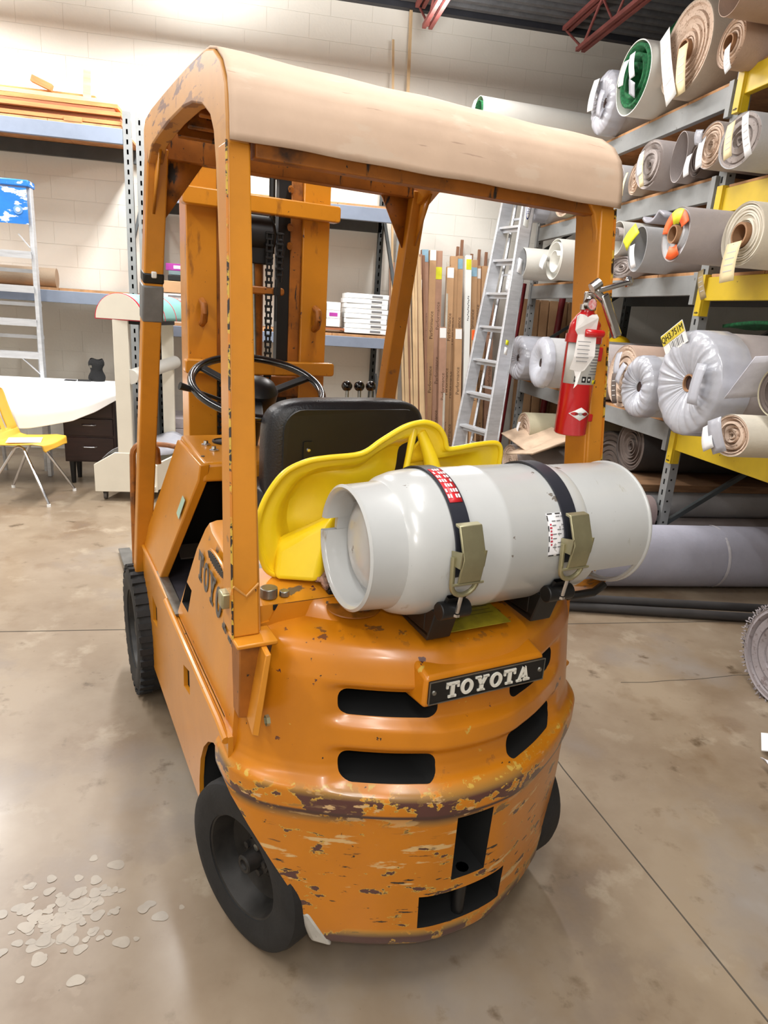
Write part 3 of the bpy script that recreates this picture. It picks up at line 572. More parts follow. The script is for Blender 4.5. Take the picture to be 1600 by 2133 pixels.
# ---- tank cradle, straps, latches
TC = Vector((0, -.194, 1.133)); TR = .157
def cyl(x, a, r): return Vector((x, TC.y+r*cos(a), TC.z+r*sin(a)))   # a=0 front(+y), 90 up, 180 rear
STR = mat('dark_blue_grey_strap', (50, 52, 62), .4, .3, var=.1)
for k, x in enumerate((-.105, .172)):
    g = MB(); w = .019
    for s0, s1 in ((200, 345),):   # saddle under the tank
        g.lathe([(-w*1.2, TR+.003), (w*1.2, TR+.003), (w*1.2, TR+.012), (-w*1.2, TR+.012), (-w*1.2, TR+.003)], TC+Vector((x, 0, 0)), 'X', 20, radians(205), radians(335))
    g.hexa([(x-.03, -.292, .942), (x+.03, -.292, .942), (x+.03, -.10, .955), (x-.03, -.10, .955), (x-.03, -.318, 1.020), (x+.03, -.318, 1.020), (x+.03, -.27, 1.020), (x-.03, -.27, 1.020)])
    g.box((x, -.195, .958), (.06, .2, .012)); g.box((x-.028, -.20, .985), (.006, .16, .05))
    cr = g.obj('tank_cradle', BLK, FK, bevel=.004)
    g = MB(); g.tube([(x-.035, -.334, 1.030), (x+.035, -.334, 1.030)], .019, 16); g.obj('hinge_barrel', BLK, cr, bevel=.002)
    g = MB(); g.lathe([(-w, TR+.002), (w, TR+.002), (w, TR+.006), (-w, TR+.006), (-w, TR+.002)], TC+Vector((x, 0, 0)), 'X', 44, radians(-30), radians(188)); st = g.obj('steel_strap', STR, cr)
    if k == 0:
        g = MB(); g.lathe([(-w*.8, TR+.0068), (w*.8, TR+.0068)], TC+Vector((x, 0, 0)), 'X', 14, radians(96), radians(134)); g.obj('warning_label', mat('red_label', (206, 34, 44), .4), st, solid=.0006)
        g = MB()
        for i in range(5):
            for j in range(7):
                if (i*3+j*5) % 4 == 0: continue
                a = radians(99+5*j); p = cyl(x-.0125+.006*i, a, TR+.0082); g.box(p, (.0038, .009, .0005), Matrix.Rotation(a-pi/2, 3, 'X'))
        g.obj('printed_lines', WHITE, st, kind='stuff')
    # over-centre latch: two-plane folded plate, U-bolt and pin
    def L(a, r): return cyl(0, radians(a), TR+r)
    g = MB(); hw = .026
    prof = [(150, .020), (153, .034), (172, .040), (188, .030), (189, .024), (172, .034), (154, .028), (152, .018)]
    pts = [(L(a, r).y, L(a, r).z) for a, r in prof]; g.prism(pts, 'yz', x+.002-hw, x+.002+hw)
    lt = g.obj('strap_latch', ZINC, cr, bevel=.0015)
    g = MB()
    for s in (-1, 1): g.hexa([(x+s*hw, *L(168, .004)[1:]), (x+s*(hw+.003), *L(168, .004)[1:]), (x+s*(hw+.003), *L(168, .042)[1:]), (x+s*hw, *L(168, .042)[1:]), (x+s*hw, *L(178, .004)[1:]), (x+s*(hw+.003), *L(178, .004)[1:]), (x+s*(hw+.003), *L(178, .034)[1:]), (x+s*hw, *L(178, .034)[1:])])
    g.tube([Vector((x-.036, *L(189, .028)[1:])), Vector((x+.036, *L(189, .028)[1:]))], .0028, 8); g.obj('latch_ear', ZINC, lt)
    ub = [Vector((x-.030, *L(172, .012)[1:]))]+[Vector((x-.030*cos(pi*i/10), *L(190+10*sin(pi*i/10), .016+.003*sin(pi*i/10))[1:])) for i in range(11)]+[Vector((x+.030, *L(172, .012)[1:]))]
    g = MB(); g.tube(ub, .0055, 10); g.obj('u_bolt', ZINC, lt)
    g = MB(); g.tube([Vector((x, *L(200, .018)[1:])), Vector((x-.002, -.352, 1.030))], .0045, 8); g.lathe([(0, .007), (.006, .007), (.006, 0)], (x-.002, -.352, 1.022), 'Z', 6); g.obj('eye_bolt', CHR, lt)
# hose and clip at the right of the cradle
g = MB(); g.tube([(.21, -.20, 1.0), (.26, -.28, .985), (.33, -.29, .99), (.37, -.28, 1.0)], .010, 10); g.obj('rubber_hose', BLK, FK)
g = MB(); g.hexa([(.34, -.20, .925), (.42, -.17, .925), (.42, -.10, .93), (.34, -.10, .93), (.385, -.26, .985), (.44, -.235, .995), (.44, -.22, .99), (.385, -.24, .975)]); g.obj('lifting_lug', P_OR, FK, bevel=.008)
# ================================================================ PROPANE TANK
def world(p): return Matrix.Rotation(TH, 3, 'Z') @ Vector(p)
PT = thing('propane_tank', 'light grey propane tank lying strapped on the back of the forklift', 'propane tank', world(TC), TH)
g = MB(); L0 = [(-.262, .0), (-.260, .04), (-.254, .07), (-.246, .088), (-.236, .098), (-.230, .106), (-.228, .118), (-.218, .134), (-.20, .146), (-.175, .1535), (-.145, TR), (.005, TR), (.008, TR+.0012), (.018, TR+.0012), (.021, TR), (.205, TR), (.225, .153), (.24, .148), (.255, .135), (.27, .10), (.28, .05), (.28, 0)]
body = g.lathe(L0, (0, 0, 0), 'X', 72).obj('tank_body', TANK, PT, smooth=50)
# foot ring with a notch, left end
g = MB(); rp = [(-.205, .122), (-.21, .122), (-.285, .1175), (-.290, .120), (-.294, .126), (-.290, .132), (-.284, .131), (-.225, .134), (-.207, .137), (-.205, .122)]
g.lathe(rp, (0, 0, 0), 'X', 64, radians(14), radians(360)); 
g.lathe([(-.205, .122), (-.258, .120), (-.258, .133), (-.207, .137), (-.205, .122)], (0, 0, 0), 'X', 6, radians(0), radians(14))
g.obj('foot_ring', TANK, PT, smooth=50)
g = MB(); g.lathe([(-.236, .090), (-.238, .086), (-.234, .082)], (0, 0, 0), 'X', 48); 
# collar right end: rolled sheet ring with cut-out towards the lower rear
def collar_ring(x0, x1, r, a0, a1, t=.004): return [(x0, r), (x1, r), (x1, r+t), (x0, r+t), (x0, r)]
g = MB(); r = .146
g.lathe(collar_ring(.235, .425, r, 0, 0), (0, 0, 0), 'X', 56, radians(-30), radians(206))
for q in ((.235, .272), (.405, .425)): g.lathe(collar_ring(q[0], q[1], r, 0, 0), (0, 0, 0), 'X', 24, radians(206), radians(330))
g.obj('collar', TANK, PT, smooth=50)
g = MB(); g.tube([(.423, (r+.002)*cos(radians(a)), (r+.002)*sin(radians(a))) for a in range(0, 360, 6)], .006, 10, closed=True); g.obj('collar_rim', TANK, PT)
g = MB(); g.tube([(.27, 0, 0), (.33, 0, 0)], .022, 14); g.tube([(.33, 0, 0), (.36, 0, 0)], [.030, .034], 14); g.tube([(.31, -.07, -.02), (.31, .07, -.02)], .014, 10); g.obj('valve', mat('brass', (180, 140, 70), .3, .9), PT)
# seams and label
g = MB(); g.lathe([(.236, TR-.0085), (.240, TR-.0075), (.244, TR-.0085)], (0, 0, 0), 'X', 64); g.obj('weld_seam', TANK, PT)
g = MB(); g.lathe([(.112, TR+.0006), (.170, TR+.0006)], (0, 0, 0), 'X', 16, radians(148), radians(182)); lb = g.obj('tank_label', mat('scuffed_white_label', (232, 230, 232), .5, var=.08, scale=30, spots=[((160, 156, 156), 60, .62, .02, None, None)]), PT, solid=.0008)
g = MB()
for i in range(8): 
    a = radians(151+3.4*i)
    for j in range(3):
        if (i+j) % 3: p = Vector((.128+.013*j, (TR+.0016)*cos(a), (TR+.0016)*sin(a))); g.box(p, (.010, .0022, .0006), Matrix.Rotation(a-pi/2, 3, 'X'))
g.obj('fine_print', GINK, lb, kind='stuff')
g = MB()
for a in (148.6, 181.4): 
    for j in range(3): aa = radians(a); p = Vector((.12+.022*j, (TR+.0016)*cos(aa), (TR+.0016)*sin(aa))); g.box(p, (.014, .0022, .0006), Matrix.Rotation(aa-pi/2, 3, 'X'))
for j in range(4): aa = radians(152+8*j); p = Vector((.1125, (TR+.0016)*cos(aa), (TR+.0016)*sin(aa))); g.box(p, (.002, .012, .0006), Matrix.Rotation(aa-pi/2, 3, 'X'))
g.obj('label_border', INK, lb, kind='stuff')
g = MB(); aa = radians(165)
for j in range(7): aa = radians(157+2.6*j); p = Vector((.119, (TR+.0016)*cos(aa), (TR+.0016)*sin(aa))); g.box(p, (.006 if j % 2 else .004, .004, .0006), Matrix.Rotation(aa-pi/2, 3, 'X'))
g.obj('red_print', mat('red_print', (196, 60, 80), .5), lb, kind='stuff')
# ================================================================ FIRE EXTINGUISHER on the right rear post
ex = world((.372, -.085, 1.338))
EX = thing('fire_extinguisher', 'red fire extinguisher with chrome handle hanging on the right guard post', 'fire extinguisher', ex, TH)
ER = .040
g = MB(); g.lathe([(0, 0), (0, ER-.004), (.004, ER), (.245, ER), (.27, ER*.93), (.29, ER*.62), (.298, ER*.42), (.305, ER*.40), (.305, 0)], (0, 0, 0), 'Z', 48); g.obj('cylinder', RED, EX, smooth=50)
a0, a1 = radians(170), radians(340)
LB = mat('silver_white_label', (214, 214, 212), .35, .1, var=.04)
g = MB(); g.lathe([(.128, ER+.0005), (.228, ER+.0005)], (0, 0, 0), 'Z', 28, a0, a1); lb = g.obj('instruction_label', LB, EX, solid=.0005)
def on_ex(a, z, off=.0012): return Vector(((ER+off)*cos(radians(a)), (ER+off)*sin(radians(a)), z))
def patch(name, m, z0, z1, d0, d1, off=.0012, par=lb):
    g = MB(); g.lathe([(z0, ER+off), (z1, ER+off)], (0, 0, 0), 'Z', 8, radians(d0), radians(d1)); return g.obj(name, m, par, solid=.0004)
patch('yellow_band', mat('yellow_label', (232, 214, 30), .45), .129, .139, 285, 338)
for d in (222, 248, 268): patch('pictogram', INK, .133, .147, d-7, d+7); patch('pictogram_figure', WHITE, .137, .143, d-4, d+2, .002)
for i in range(10): patch('fine_print', GINK, .152+.007*i, .1545+.007*i, 262+(i % 3)*4, 318-(i % 4)*5)
t = lettering('ABC', .012, INK, lb, on_ex(308, .134, .0022), (pi/2, 0, radians(308+90)), .0002)
# white diamond with maker's word
def dia(m, sx, sz, off, par):
    g = MB(); c = 255; P = [(c-sx, .056), (c-sx/2, .056+sz/2), (c, .056+sz), (c+sx/2, .056+sz/2), (c+sx, .056), (c+sx/2, .056-sz/2), (c, .056-sz), (c-sx/2, .056-sz/2)]
    vs = [on_ex(a, z, off) for a, z in P]; ctr = on_ex(c, .056, off); g.add(vs+[ctr], [(i, (i+1) % 8, 8) for i in range(8)]); return g.obj('diamond_emblem', m, par, solid=.0004, fix=False)
d = dia(WHITE, 42, .0165, .0010, EX)
lettering('AMEREX', .0085, INK, d, on_ex(255, .056, .0032), (pi/2, 0, radians(255+90)), .0002)
# neck, handle, lever, gauge, hose clip
g = MB(); g.lathe([(0, .019), (.012, .019), (.014, .014), (.04, .013), (.045, 0)], (0, 0, .303), 'Z', 20); g.obj('neck_valve', CHR, EX)
g = MB(); g.hexa([(-.012, -.03, .335), (.012, -.03, .335), (.012, .01, .335), (-.012, .01, .335), (-.012, -.03, .345), (.012, -.03, .345), (.012, .01, .345), (-.012, .01, .345)]); g.bar((-.02, -.035, .345), (.062, -.055, .372), .026, .012, (0, 0, 1)); g.tube([(.052, -.053, .370), (.068, -.057, .375)], .0125, 10); g.obj('lever', CHR, EX, bevel=.004, seg=3)
g = MB(); g.bar((0, -.045, .34), (.048, -.062, .245), .024, .014, (0, -1, 0)); g.bar((-.03, -.035, .352), (.02, -.045, .318), .020, .016); g.obj('carry_handle', CHR, EX, bevel=.005, seg=3)
g = MB(); g.tube([(-.022, -.05, .365), (-.04, -.045, .35)], .012, 10); g.obj('nozzle', CHR, EX)
g = MB(); c = Vector((-.042, -.045, .315)); g.lathe([(0, .0), (0, .015), (-.012, .015), (-.013, .0125)], c, 'Y', 24); gg = g.obj('pressure_gauge', CHR, EX)
MB().lathe([(-.0122, .014), (-.0123, 0)], c, 'Y', 24).obj('gauge_face', mat('pink_gauge_face', (222, 110, 110), .3, two=(240, 220, 220), scale=90), gg)
# inspection tags tied to the neck
TG = mat('pale_inspection_tag', (228, 222, 218), .5, var=.05, scale=20)
def curved_tag(x, y, z, w, h, yaw, bend, mt=TG, par=EX, name='inspection_tag', pitch=0):
    g = MB(); f = lambda u, v: Vector(((u-.5)*w, bend*((v-.5)**2+(u-.5)**2*.5), -v*h)); g.grid(f, 6, 8)
    o = g.obj(name, mt, par, solid=.0008, smooth=60); o.location = (x, y, z); o.rotation_euler = (pitch, 0, yaw); return o
TGL = [[(-.5, -.10), (-.35, .0), (-.15, -.02), (0, -.10), (.2, 0), (.42, .02), (.5, -.1), (.5, -1), (-.1, -.95), (-.3, -.8), (-.5, -.6)], [(-.35, 0), (.5, .05), (.5, -.55), (.15, -.95), (.0, -1), (-.55, -.95), (-.45, -.6)], [(-.25, 0), (.45, 0), (.35, -.35), (.1, -.8), (-.15, -1.0), (.0, -.5)]]
def ragtag(k, x, y, z, w, h, yaw):
    g = MB(); g.add([(a*w, .006*sin(b*4+k), b*h) for a, b in TGL[k]], [tuple(range(len(TGL[k])))]); o = g.obj('inspection_tag', TG, EX, solid=.0012, smooth=0, fix=False); o.location = (x, y, z); o.rotation_euler = (0, 0, yaw); return o
ragtag(0, -.044, -.050, .292, .052, .062, radians(-24)); t1 = ragtag(1, -.046, -.056, .245, .052, .085, radians(-26)); ragtag(2, -.058, -.056, .166, .028, .045, radians(-26))
g = MB(); [g.box((-.004, -.009, -.015-.009*i), (.03-.004*(i % 2), .001, .0015)) for i in range(6)]; g.obj('fine_print', GINK, t1, kind='stuff')
g = MB(); g.tube([(-.045, -.05, .250), (-.03, -.062, .250), (.0, -.062, .250)], .010, 8); g.obj('red_clip', RED, EX, bevel=.003)
g = MB(); g.lathe([(.226, ER+.001), (.246, ER+.001), (.246, ER+.004), (.226, ER+.004)], (0, 0, 0), 'Z', 32); g.obj('strap_band', RED, EX)
g = MB(); g.box((.052, .03, .20), (.03, .07, .035)); g.box((.052, .03, .04), (.03, .07, .02)); g.obj('wall_bracket', RED, EX, bevel=.003)
# ================================================================ YELLOW MOULDED PLASTIC TRAY
YT = thing('plastic_sled', 'bright yellow moulded plastic sled wedged between seat and grey tank', 'plastic sled', world((0, .0, 0)), TH)
OUT = [(-.395, 1.035), (-.41, 1.09), (-.405, 1.15), (-.385, 1.20), (-.35, 1.245), (-.30, 1.268), (-.25, 1.275), (-.165, 1.282), (-.115, 1.312), (-.06, 1.343), (-.02, 1.354), (.01, 1.353), (.04, 1.340), (.06, 1.315), (.072, 1.288), (.10, 1.287), (.16, 1.295), (.215, 1.298), (.235, 1.285), (.24, 1.25), (.235, 1.20), (.20, 1.10), (.10, 1.04), (.0, 1.00), (-.15, .995), (-.33, .990), (-.375, 1.00)]
def yplane(x, z): return .010+.10*(1.0-(z-.98)/.37)*.35+.02*(z-1.2)
def smooth_loop(P, k=5):
    out = []; n = len(P)
    for i in range(n):
        p0, p1, p2, p3 = P[i-1], P[i], P[(i+1) % n], P[(i+2) % n]
        for j in range(k):
            t = j/k; f = lambda a, b, c, d: .5*((2*b)+(-a+c)*t+(2*a-5*b+4*c-d)*t*t+(-a+3*b-3*c+d)*t**3)
            out.append(tuple(f(p0[q], p1[q], p2[q], p3[q]) for q in range(2)))
    return out
OL = smooth_loop(OUT); m = len(OL)
cxz = (-.10, 1.15)
def ysurf(i, v):   # v 0 at rim -> 1 centre
    x, z = OL[i]; 
    cx, cz = (-.12, 1.14)
    X = lerp(x, cx, v); Z = lerp(z, cz, v)
    d = sstep(0.0, .035, v)*.0-.0
    depth = .012*sstep(0, .05, v)+.055*sstep(.13, .34, v)
    # folds of the moulded seat wells
    depth += .018*sin(X*17+1.2)*sstep(.15, .4, v)+.012*sin(Z*30+X*9)*sstep(.2, .5, v)
    return Vector((X, yplane(X, Z)+depth, Z))
g = MB(); NV = 26
for i in range(m):
    for j in range(NV+1): g.v.append(tuple(ysurf(i, (j/NV)**1.3)))
for i in range(m):
    for j in range(NV): a = i*(NV+1)+j; b = ((i+1) % m)*(NV+1)+j; g.f.append((a, b, b+1, a+1))
sh = g.obj('shell', YEL, YT, solid=.004, smooth=70)
# opening in the shell below the peak (an upside-down V)
cut_p = [(-.045, 1.19), (-.012, 1.325), (.004, 1.325), (.02, 1.19)]
q = sh.modifiers[0]; 
cut(sh, [MB().prism(cut_p, 'xz', -.1, .25)])
g = MB(); g.tube([tuple(ysurf(i, 0)+Vector((0, -.002, 0))) for i in range(m)], .007, 10, closed=True); g.obj('rolled_rim', YEL, YT, smooth=70)
g = MB(); g.tube([(.0, .03, 1.33), (.025, .02, 1.27), (.045, .01, 1.20)], [.012, .018, .024], 12); g.tube([(-.02, .03, 1.335), (-.035, .02, 1.27), (-.045, .02, 1.20)], [.010, .008, .008], 10); g.obj('moulded_rib', YEL, YT, smooth=70)
g = MB(); g.hexa([(-.375, .02, .985), (-.28, -.03, .985), (-.22, .03, 1.0), (-.35, .06, 1.0), (-.36, .04, 1.06), (-.24, -.005, 1.14), (-.20, .05, 1.14), (-.35, .07, 1.08)]); g.obj('foot_well', YEL, YT, bevel=.02, seg=4)
# small scrap of carpet under the tank end
g = MB()
def scrap(u, v): return Vector((-.27+.20*u-.03*v, -.055+.10*v+.01*sin(u*7), .995-.012*(v < .1)+.004*sin(u*19+v*11)))
g.grid(scrap, 20, 12); o = g.obj('carpet_scrap', mat('pinkish_carpet_back', (196, 156, 138), .95, var=.3, scale=60, bump=.8, bscale=200), None, solid=.012, smooth=60); o.matrix_world = Matrix.Rotation(TH, 4, 'Z'); tag(o, 'small pinkish scrap of carpet lying under the tank end on the hood', 'carpet scrap')
# ================================================================ ROOM
FL = mat('concrete_floor', (148, 132, 112), .36, var=.05, scale=1.6, bump=.06, bscale=9, two=(126, 108, 88), coat=.12, spots=[
    ((108, 84, 58), 2.6, .53, .20, None, None), ((146, 138, 130), 1.3, .54, .2, None, None), ((92, 76, 58), 6, .63, .10, None, None), ((164, 150, 130), 4.5, .58, .14, None, None), ((112, 94, 74), 9, .60, .16, None, None), ((84, 80, 76), 4.2, .74, .02, None, None), ((104, 88, 70), 38, .70, .06, None, None)])
fo = struct(MB().box((0, .5, -.05), (13.4, 11.4, .1)).obj('floor', FL, None))
JM = mat('dark_floor_joint', (84, 76, 66), .9)
def crack(pts, w):
    g = MB()
    for a, b in zip(pts, pts[1:]): g.bar((a[0], a[1], .0006), (b[0], b[1], .0006), w, .001)
    return g.obj('floor_joint', JM, fo)
ST = mat('whitish_floor_blotch', (160, 149, 134), .33, var=.1, scale=12)  # paler, slightly glossier blotches scattered over one patch of floor
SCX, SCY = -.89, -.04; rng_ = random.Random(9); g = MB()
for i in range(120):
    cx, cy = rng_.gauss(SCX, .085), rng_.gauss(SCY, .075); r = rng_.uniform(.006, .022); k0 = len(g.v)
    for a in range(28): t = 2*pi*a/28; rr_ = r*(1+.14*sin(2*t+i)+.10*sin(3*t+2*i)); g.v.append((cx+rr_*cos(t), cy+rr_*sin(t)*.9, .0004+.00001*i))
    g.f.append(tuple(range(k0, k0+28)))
g.obj('floor_blotch', ST, fo, kind='stuff', smooth=0, fix=False)
crack([(-6.5, 1.64), (-.3, 1.64), (.8, 1.62), (6.5, 1.60)], .006); crack([(.70, 1.6), (.745, .42), (.85, -.54), (1.0, -4.9)], .005)
random.seed(3)
pt = [(1.30, 1.0)]
for i in range(9): pt.append((pt[-1][0]+.13, pt[-1][1]+random.uniform(-.02, .035)))
crack(pt, .003)
WALL = mat('painted_block_wall', (234, 231, 222), .85, var=.02, scale=1.5, bump=.12, bscale=40)
def wall(nm, c, d): return struct(MB().box(c, d).obj(nm, WALL, None))
wb = wall('wall_back', (0, 6.0, 2.3), (13.2, .2, 4.6)); wall('wall_right', (6.6, .5, 2.3), (.2, 11.2, 4.6)); wall('wall_left', (-6.6, .5, 2.3), (.2, 11.2, 4.6)); wall('wall_front', (0, -5.1, 2.3), (13.2, .2, 4.6))
g = MB()
for r in range(22):
    for c in range(22):
        x = -3.4+.4*c+(.2 if r % 2 else 0); g.box((x, 5.8985, .102+.2032*r), (.398, .005, .2015))
g.obj('concrete_block', WALL, wb, kind='stuff', smooth=0, fix=False)
# corrugated steel deck, ribs parallel to the back wall
DECK = mat('dark_steel_deck', (104, 106, 110), .6, .1, var=.15, scale=8)
g = MB(); pr = []; y = -5.0
while y < 5.9: pr += [(y, 4.48), (y+.07, 4.48), (y+.085, 4.445), (y+.135, 4.445), (y+.15, 4.48)]; y += .15
n = len(pr); g.v = [(-6.5, a, b) for a, b in pr]+[(6.5, a, b) for a, b in pr]; g.f = [(i, i+1, n+i+1, n+i) for i in range(n-1)]
struct(g.obj('ceiling', DECK, None, solid=.004, smooth=0))
struct(MB().box((0, 5.86, 4.435), (13, .07, .06)).obj('trim_1', mat('dark_ledger_angle', (44, 46, 54), .6), None))
JO = mat('red_oxide_joist', (150, 84, 80), .6, var=.12)
for i, x in ((3, 1.04), (4, 2.54), (5, 4.04)):
    e = thing('steel_joist', ['', '', '', 'red-brown open-web steel joist above the tall wood sticks', 'red-brown open-web steel joist ending above the racks, with its full web in view', 'red-brown open-web steel joist above the green-backed roll', ''][i] or 'red-brown open-web steel joist under the dark ceiling deck', 'joist', (x, 0, 0), 0, 'ceiling joists' if i not in (3, 4, 5) else None)
    g = MB(); [g.box((s*.03, .25, 4.12), (.035, 10.3, .035)) for s in (-1, 1)]; g.obj('bottom_chord', JO, e)
    g = MB(); [g.box((s*.03, .4, 4.425), (.035, 10.8, .035)) for s in (-1, 1)]; g.obj('top_chord', JO, e)
    g = MB(); y = 5.35; k = 0
    g.tube([(0, 5.35, 4.12), (0, 5.8, 4.41)], .011, 8); g.tube([(0, 5.38, 4.12), (0, 5.05, 4.42)], .011, 8)
    while y > -4.5: g.tube([(0, y, 4.12), (0, y-.30, 4.42), (0, y-.60, 4.12)], .012, 8); y -= .6
    g.obj('web_rod', JO, e, kind='stuff')
# ---------------------------------------------------------------- shelving helpers
def slotted_post(x, y, z1, m, par, w=.072, d=.05, face='y', z0=0):
    g = MB()
    if face == 'y': g.prism([(x-w/2, y), (x+w/2, y), (x+w/2, y+d), (x+w/2-.004, y+d), (x+w/2-.004, y+.004), (x-w/2+.004, y+.004), (x-w/2+.004, y+d), (x-w/2, y+d)], 'xy', z0, z1)
    else: g.prism([(x, y-w/2), (x, y+w/2), (x+d, y+w/2), (x+d, y+w/2-.004), (x+.004, y+w/2-.004), (x+.004, y-w/2+.004), (x+d, y-w/2+.004), (x+d, y-w/2)], 'xy', z0, z1)
    p = g.obj('post', m, par, smooth=0); g = MB(); z = z0+.08
    while z < z1-.03:
        if face == 'y':
            for s in (-1, 1): g.box((x+s*.0, y-.001, z), (.013, .002, .036))
        else:
            g.box((x-.001, y, z), (.002, .014, .036)); g.box((x+.025, y-w/2-.001, z+.02), (.012, .002, .012))
        z += .0762
    g.obj('slot', VOID, p, kind='stuff', smooth=0, fix=False); return p
def beamY(x, y0, y1, z, h, m, par, nm='beam'): # along y, top at z
    g = MB(); g.prism([(x, z), (x+.045, z), (x+.045, z-h), (x, z-h)], 'xz', y0, y1); return g.obj(nm, m, par, bevel=.003)
def beamX(x0, x1, y, z, h, m, par, nm='beam'):
    return MB().box(((x0+x1)/2, y+.022, z-h/2), (x1-x0, .044, h)).obj(nm, m, par, bevel=.003)
# ---- right pallet rack: grey bay (far) and yellow bay (near)
RK = thing('pallet_rack', 'grey steel pallet rack with carpet rolls on four levels along the right wall', 'rack', (0, 0, 0))
XF, XR = 2.36, 3.45
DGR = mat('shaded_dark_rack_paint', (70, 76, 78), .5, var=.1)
for y in (2.54, 5.46):
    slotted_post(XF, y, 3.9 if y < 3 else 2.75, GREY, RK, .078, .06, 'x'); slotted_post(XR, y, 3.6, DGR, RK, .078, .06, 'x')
    for z in (.3, 1.3, 2.3): g = MB(); g.bar((XF+.05, y, z), (XR, y, z+.7), .03, .03); g.obj('frame_brace', DGR, RK); g = MB(); g.bar((XF+.05, y, z-.05), (XR, y, z-.05), .03, .03); g.obj('frame_strut', DGR, RK)
for z in (3.05, 2.53, 1.97, 1.01):
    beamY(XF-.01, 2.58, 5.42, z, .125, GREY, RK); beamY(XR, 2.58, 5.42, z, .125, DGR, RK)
    for yy in (2.585, 5.41): MB().box((XF-.012, yy, z-.085), (.03, .045, .20)).obj('beam_bracket', GREY, RK, bevel=.002)
# shelf boards: planks laid from beam to beam
def deck(par, x0, x1, y0, y1, z, n, m=OSB, along='x'):
    w = (y1-y0)/n
    for i in range(n):
        MB().box(((x0+x1)/2, y0+w*(i+.5), z+.01), (x1-x0, w-.006, .02)).obj('shelf_board', m, par, smooth=0)
for z in (3.05, 2.53, 1.97, 1.01): deck(RK, XF+.0, XR+.6, 2.60, 5.40, z, 6)
RY = thing('pallet_rack', 'yellow-beamed pallet rack bay nearest the camera at the right edge', 'rack', (0, 0, 0))
slotted_post(XF, -.42, 3.9, GREY, RY, .078, .06, 'x')
for z in (3.10, 2.46, 1.95, .99):
    beamY(XF-.02, -.4, 2.50, z, .14, RYEL, RY); beamY(XR, -.4, 2.5, z, .125, DGR, RY)
    g = MB(); g.box((XF-.022, 2.487, z-.11), (.035, .055, .25)); g.box((XF+.0, 2.46, z-.11), (.05, .004, .25)); b = g.obj('beam_bracket', RYEL, RY, bevel=.002)
    g = MB(); [g.box((XF-.0403, 2.470+.008*i, z-.215), (.001, .005, .006+.004*(i % 3))) for i in range(5)]; g.obj('stamped_mark', INK, b, kind='stuff')
    deck(RY, XF, XR+.6, -.38, 2.46, z, 6)
# ---------------------------------------------------------------- carpet and vinyl rolls (axis along +x, end face towards the aisle)
def rollmat(nm, rgb, **k): return mat(nm, rgb, k.pop('rough', .85), var=.06, scale=4, bump=.15, bscale=90, **k)
GPK = rollmat('grey_pink_backing', (174, 165, 163)); LGY = rollmat('light_grey_backing', (182, 182, 184)); BEI = rollmat('beige_backing', (188, 173, 156)); TAN = rollmat('tan_backing', (182, 156, 139)); OFFW = mat('off_white_vinyl', (216, 214, 206), .4, var=.02); IVO = rollmat('ivory_backing', (216, 208, 192)); OLV = rollmat('olive_beige_backing', (176, 168, 142)); GRN = mat('green_turf', (22, 104, 58), .9, var=.3, scale=40, bump=.4, bscale=150); DKC = rollmat('dark_brown_pile', (96, 84, 78)); LAV = rollmat('lavender_grey_felt', (172, 172, 186)); PLY = mat('clear_plastic_wrap', (196, 198, 208), .22, var=.06, coat=.5, alpha=.8, bump=.25, bscale=26, stretch=(1, 1, 1)); CORE = mat('cardboard_core', (160, 120, 86), .8)
EGRY = rollmat('grey_pile_edge', (166, 156, 152), spots=[((128, 118, 114), 60, .58, .05, None, None)]); EBEI = rollmat('beige_pile_edge', (206, 182, 162), spots=[((150, 124, 104), 60, .58, .05, None, None)]); EWH = rollmat('white_edge', (226, 224, 218), spots=[((170, 166, 160), 50, .6, .05, None, None)])
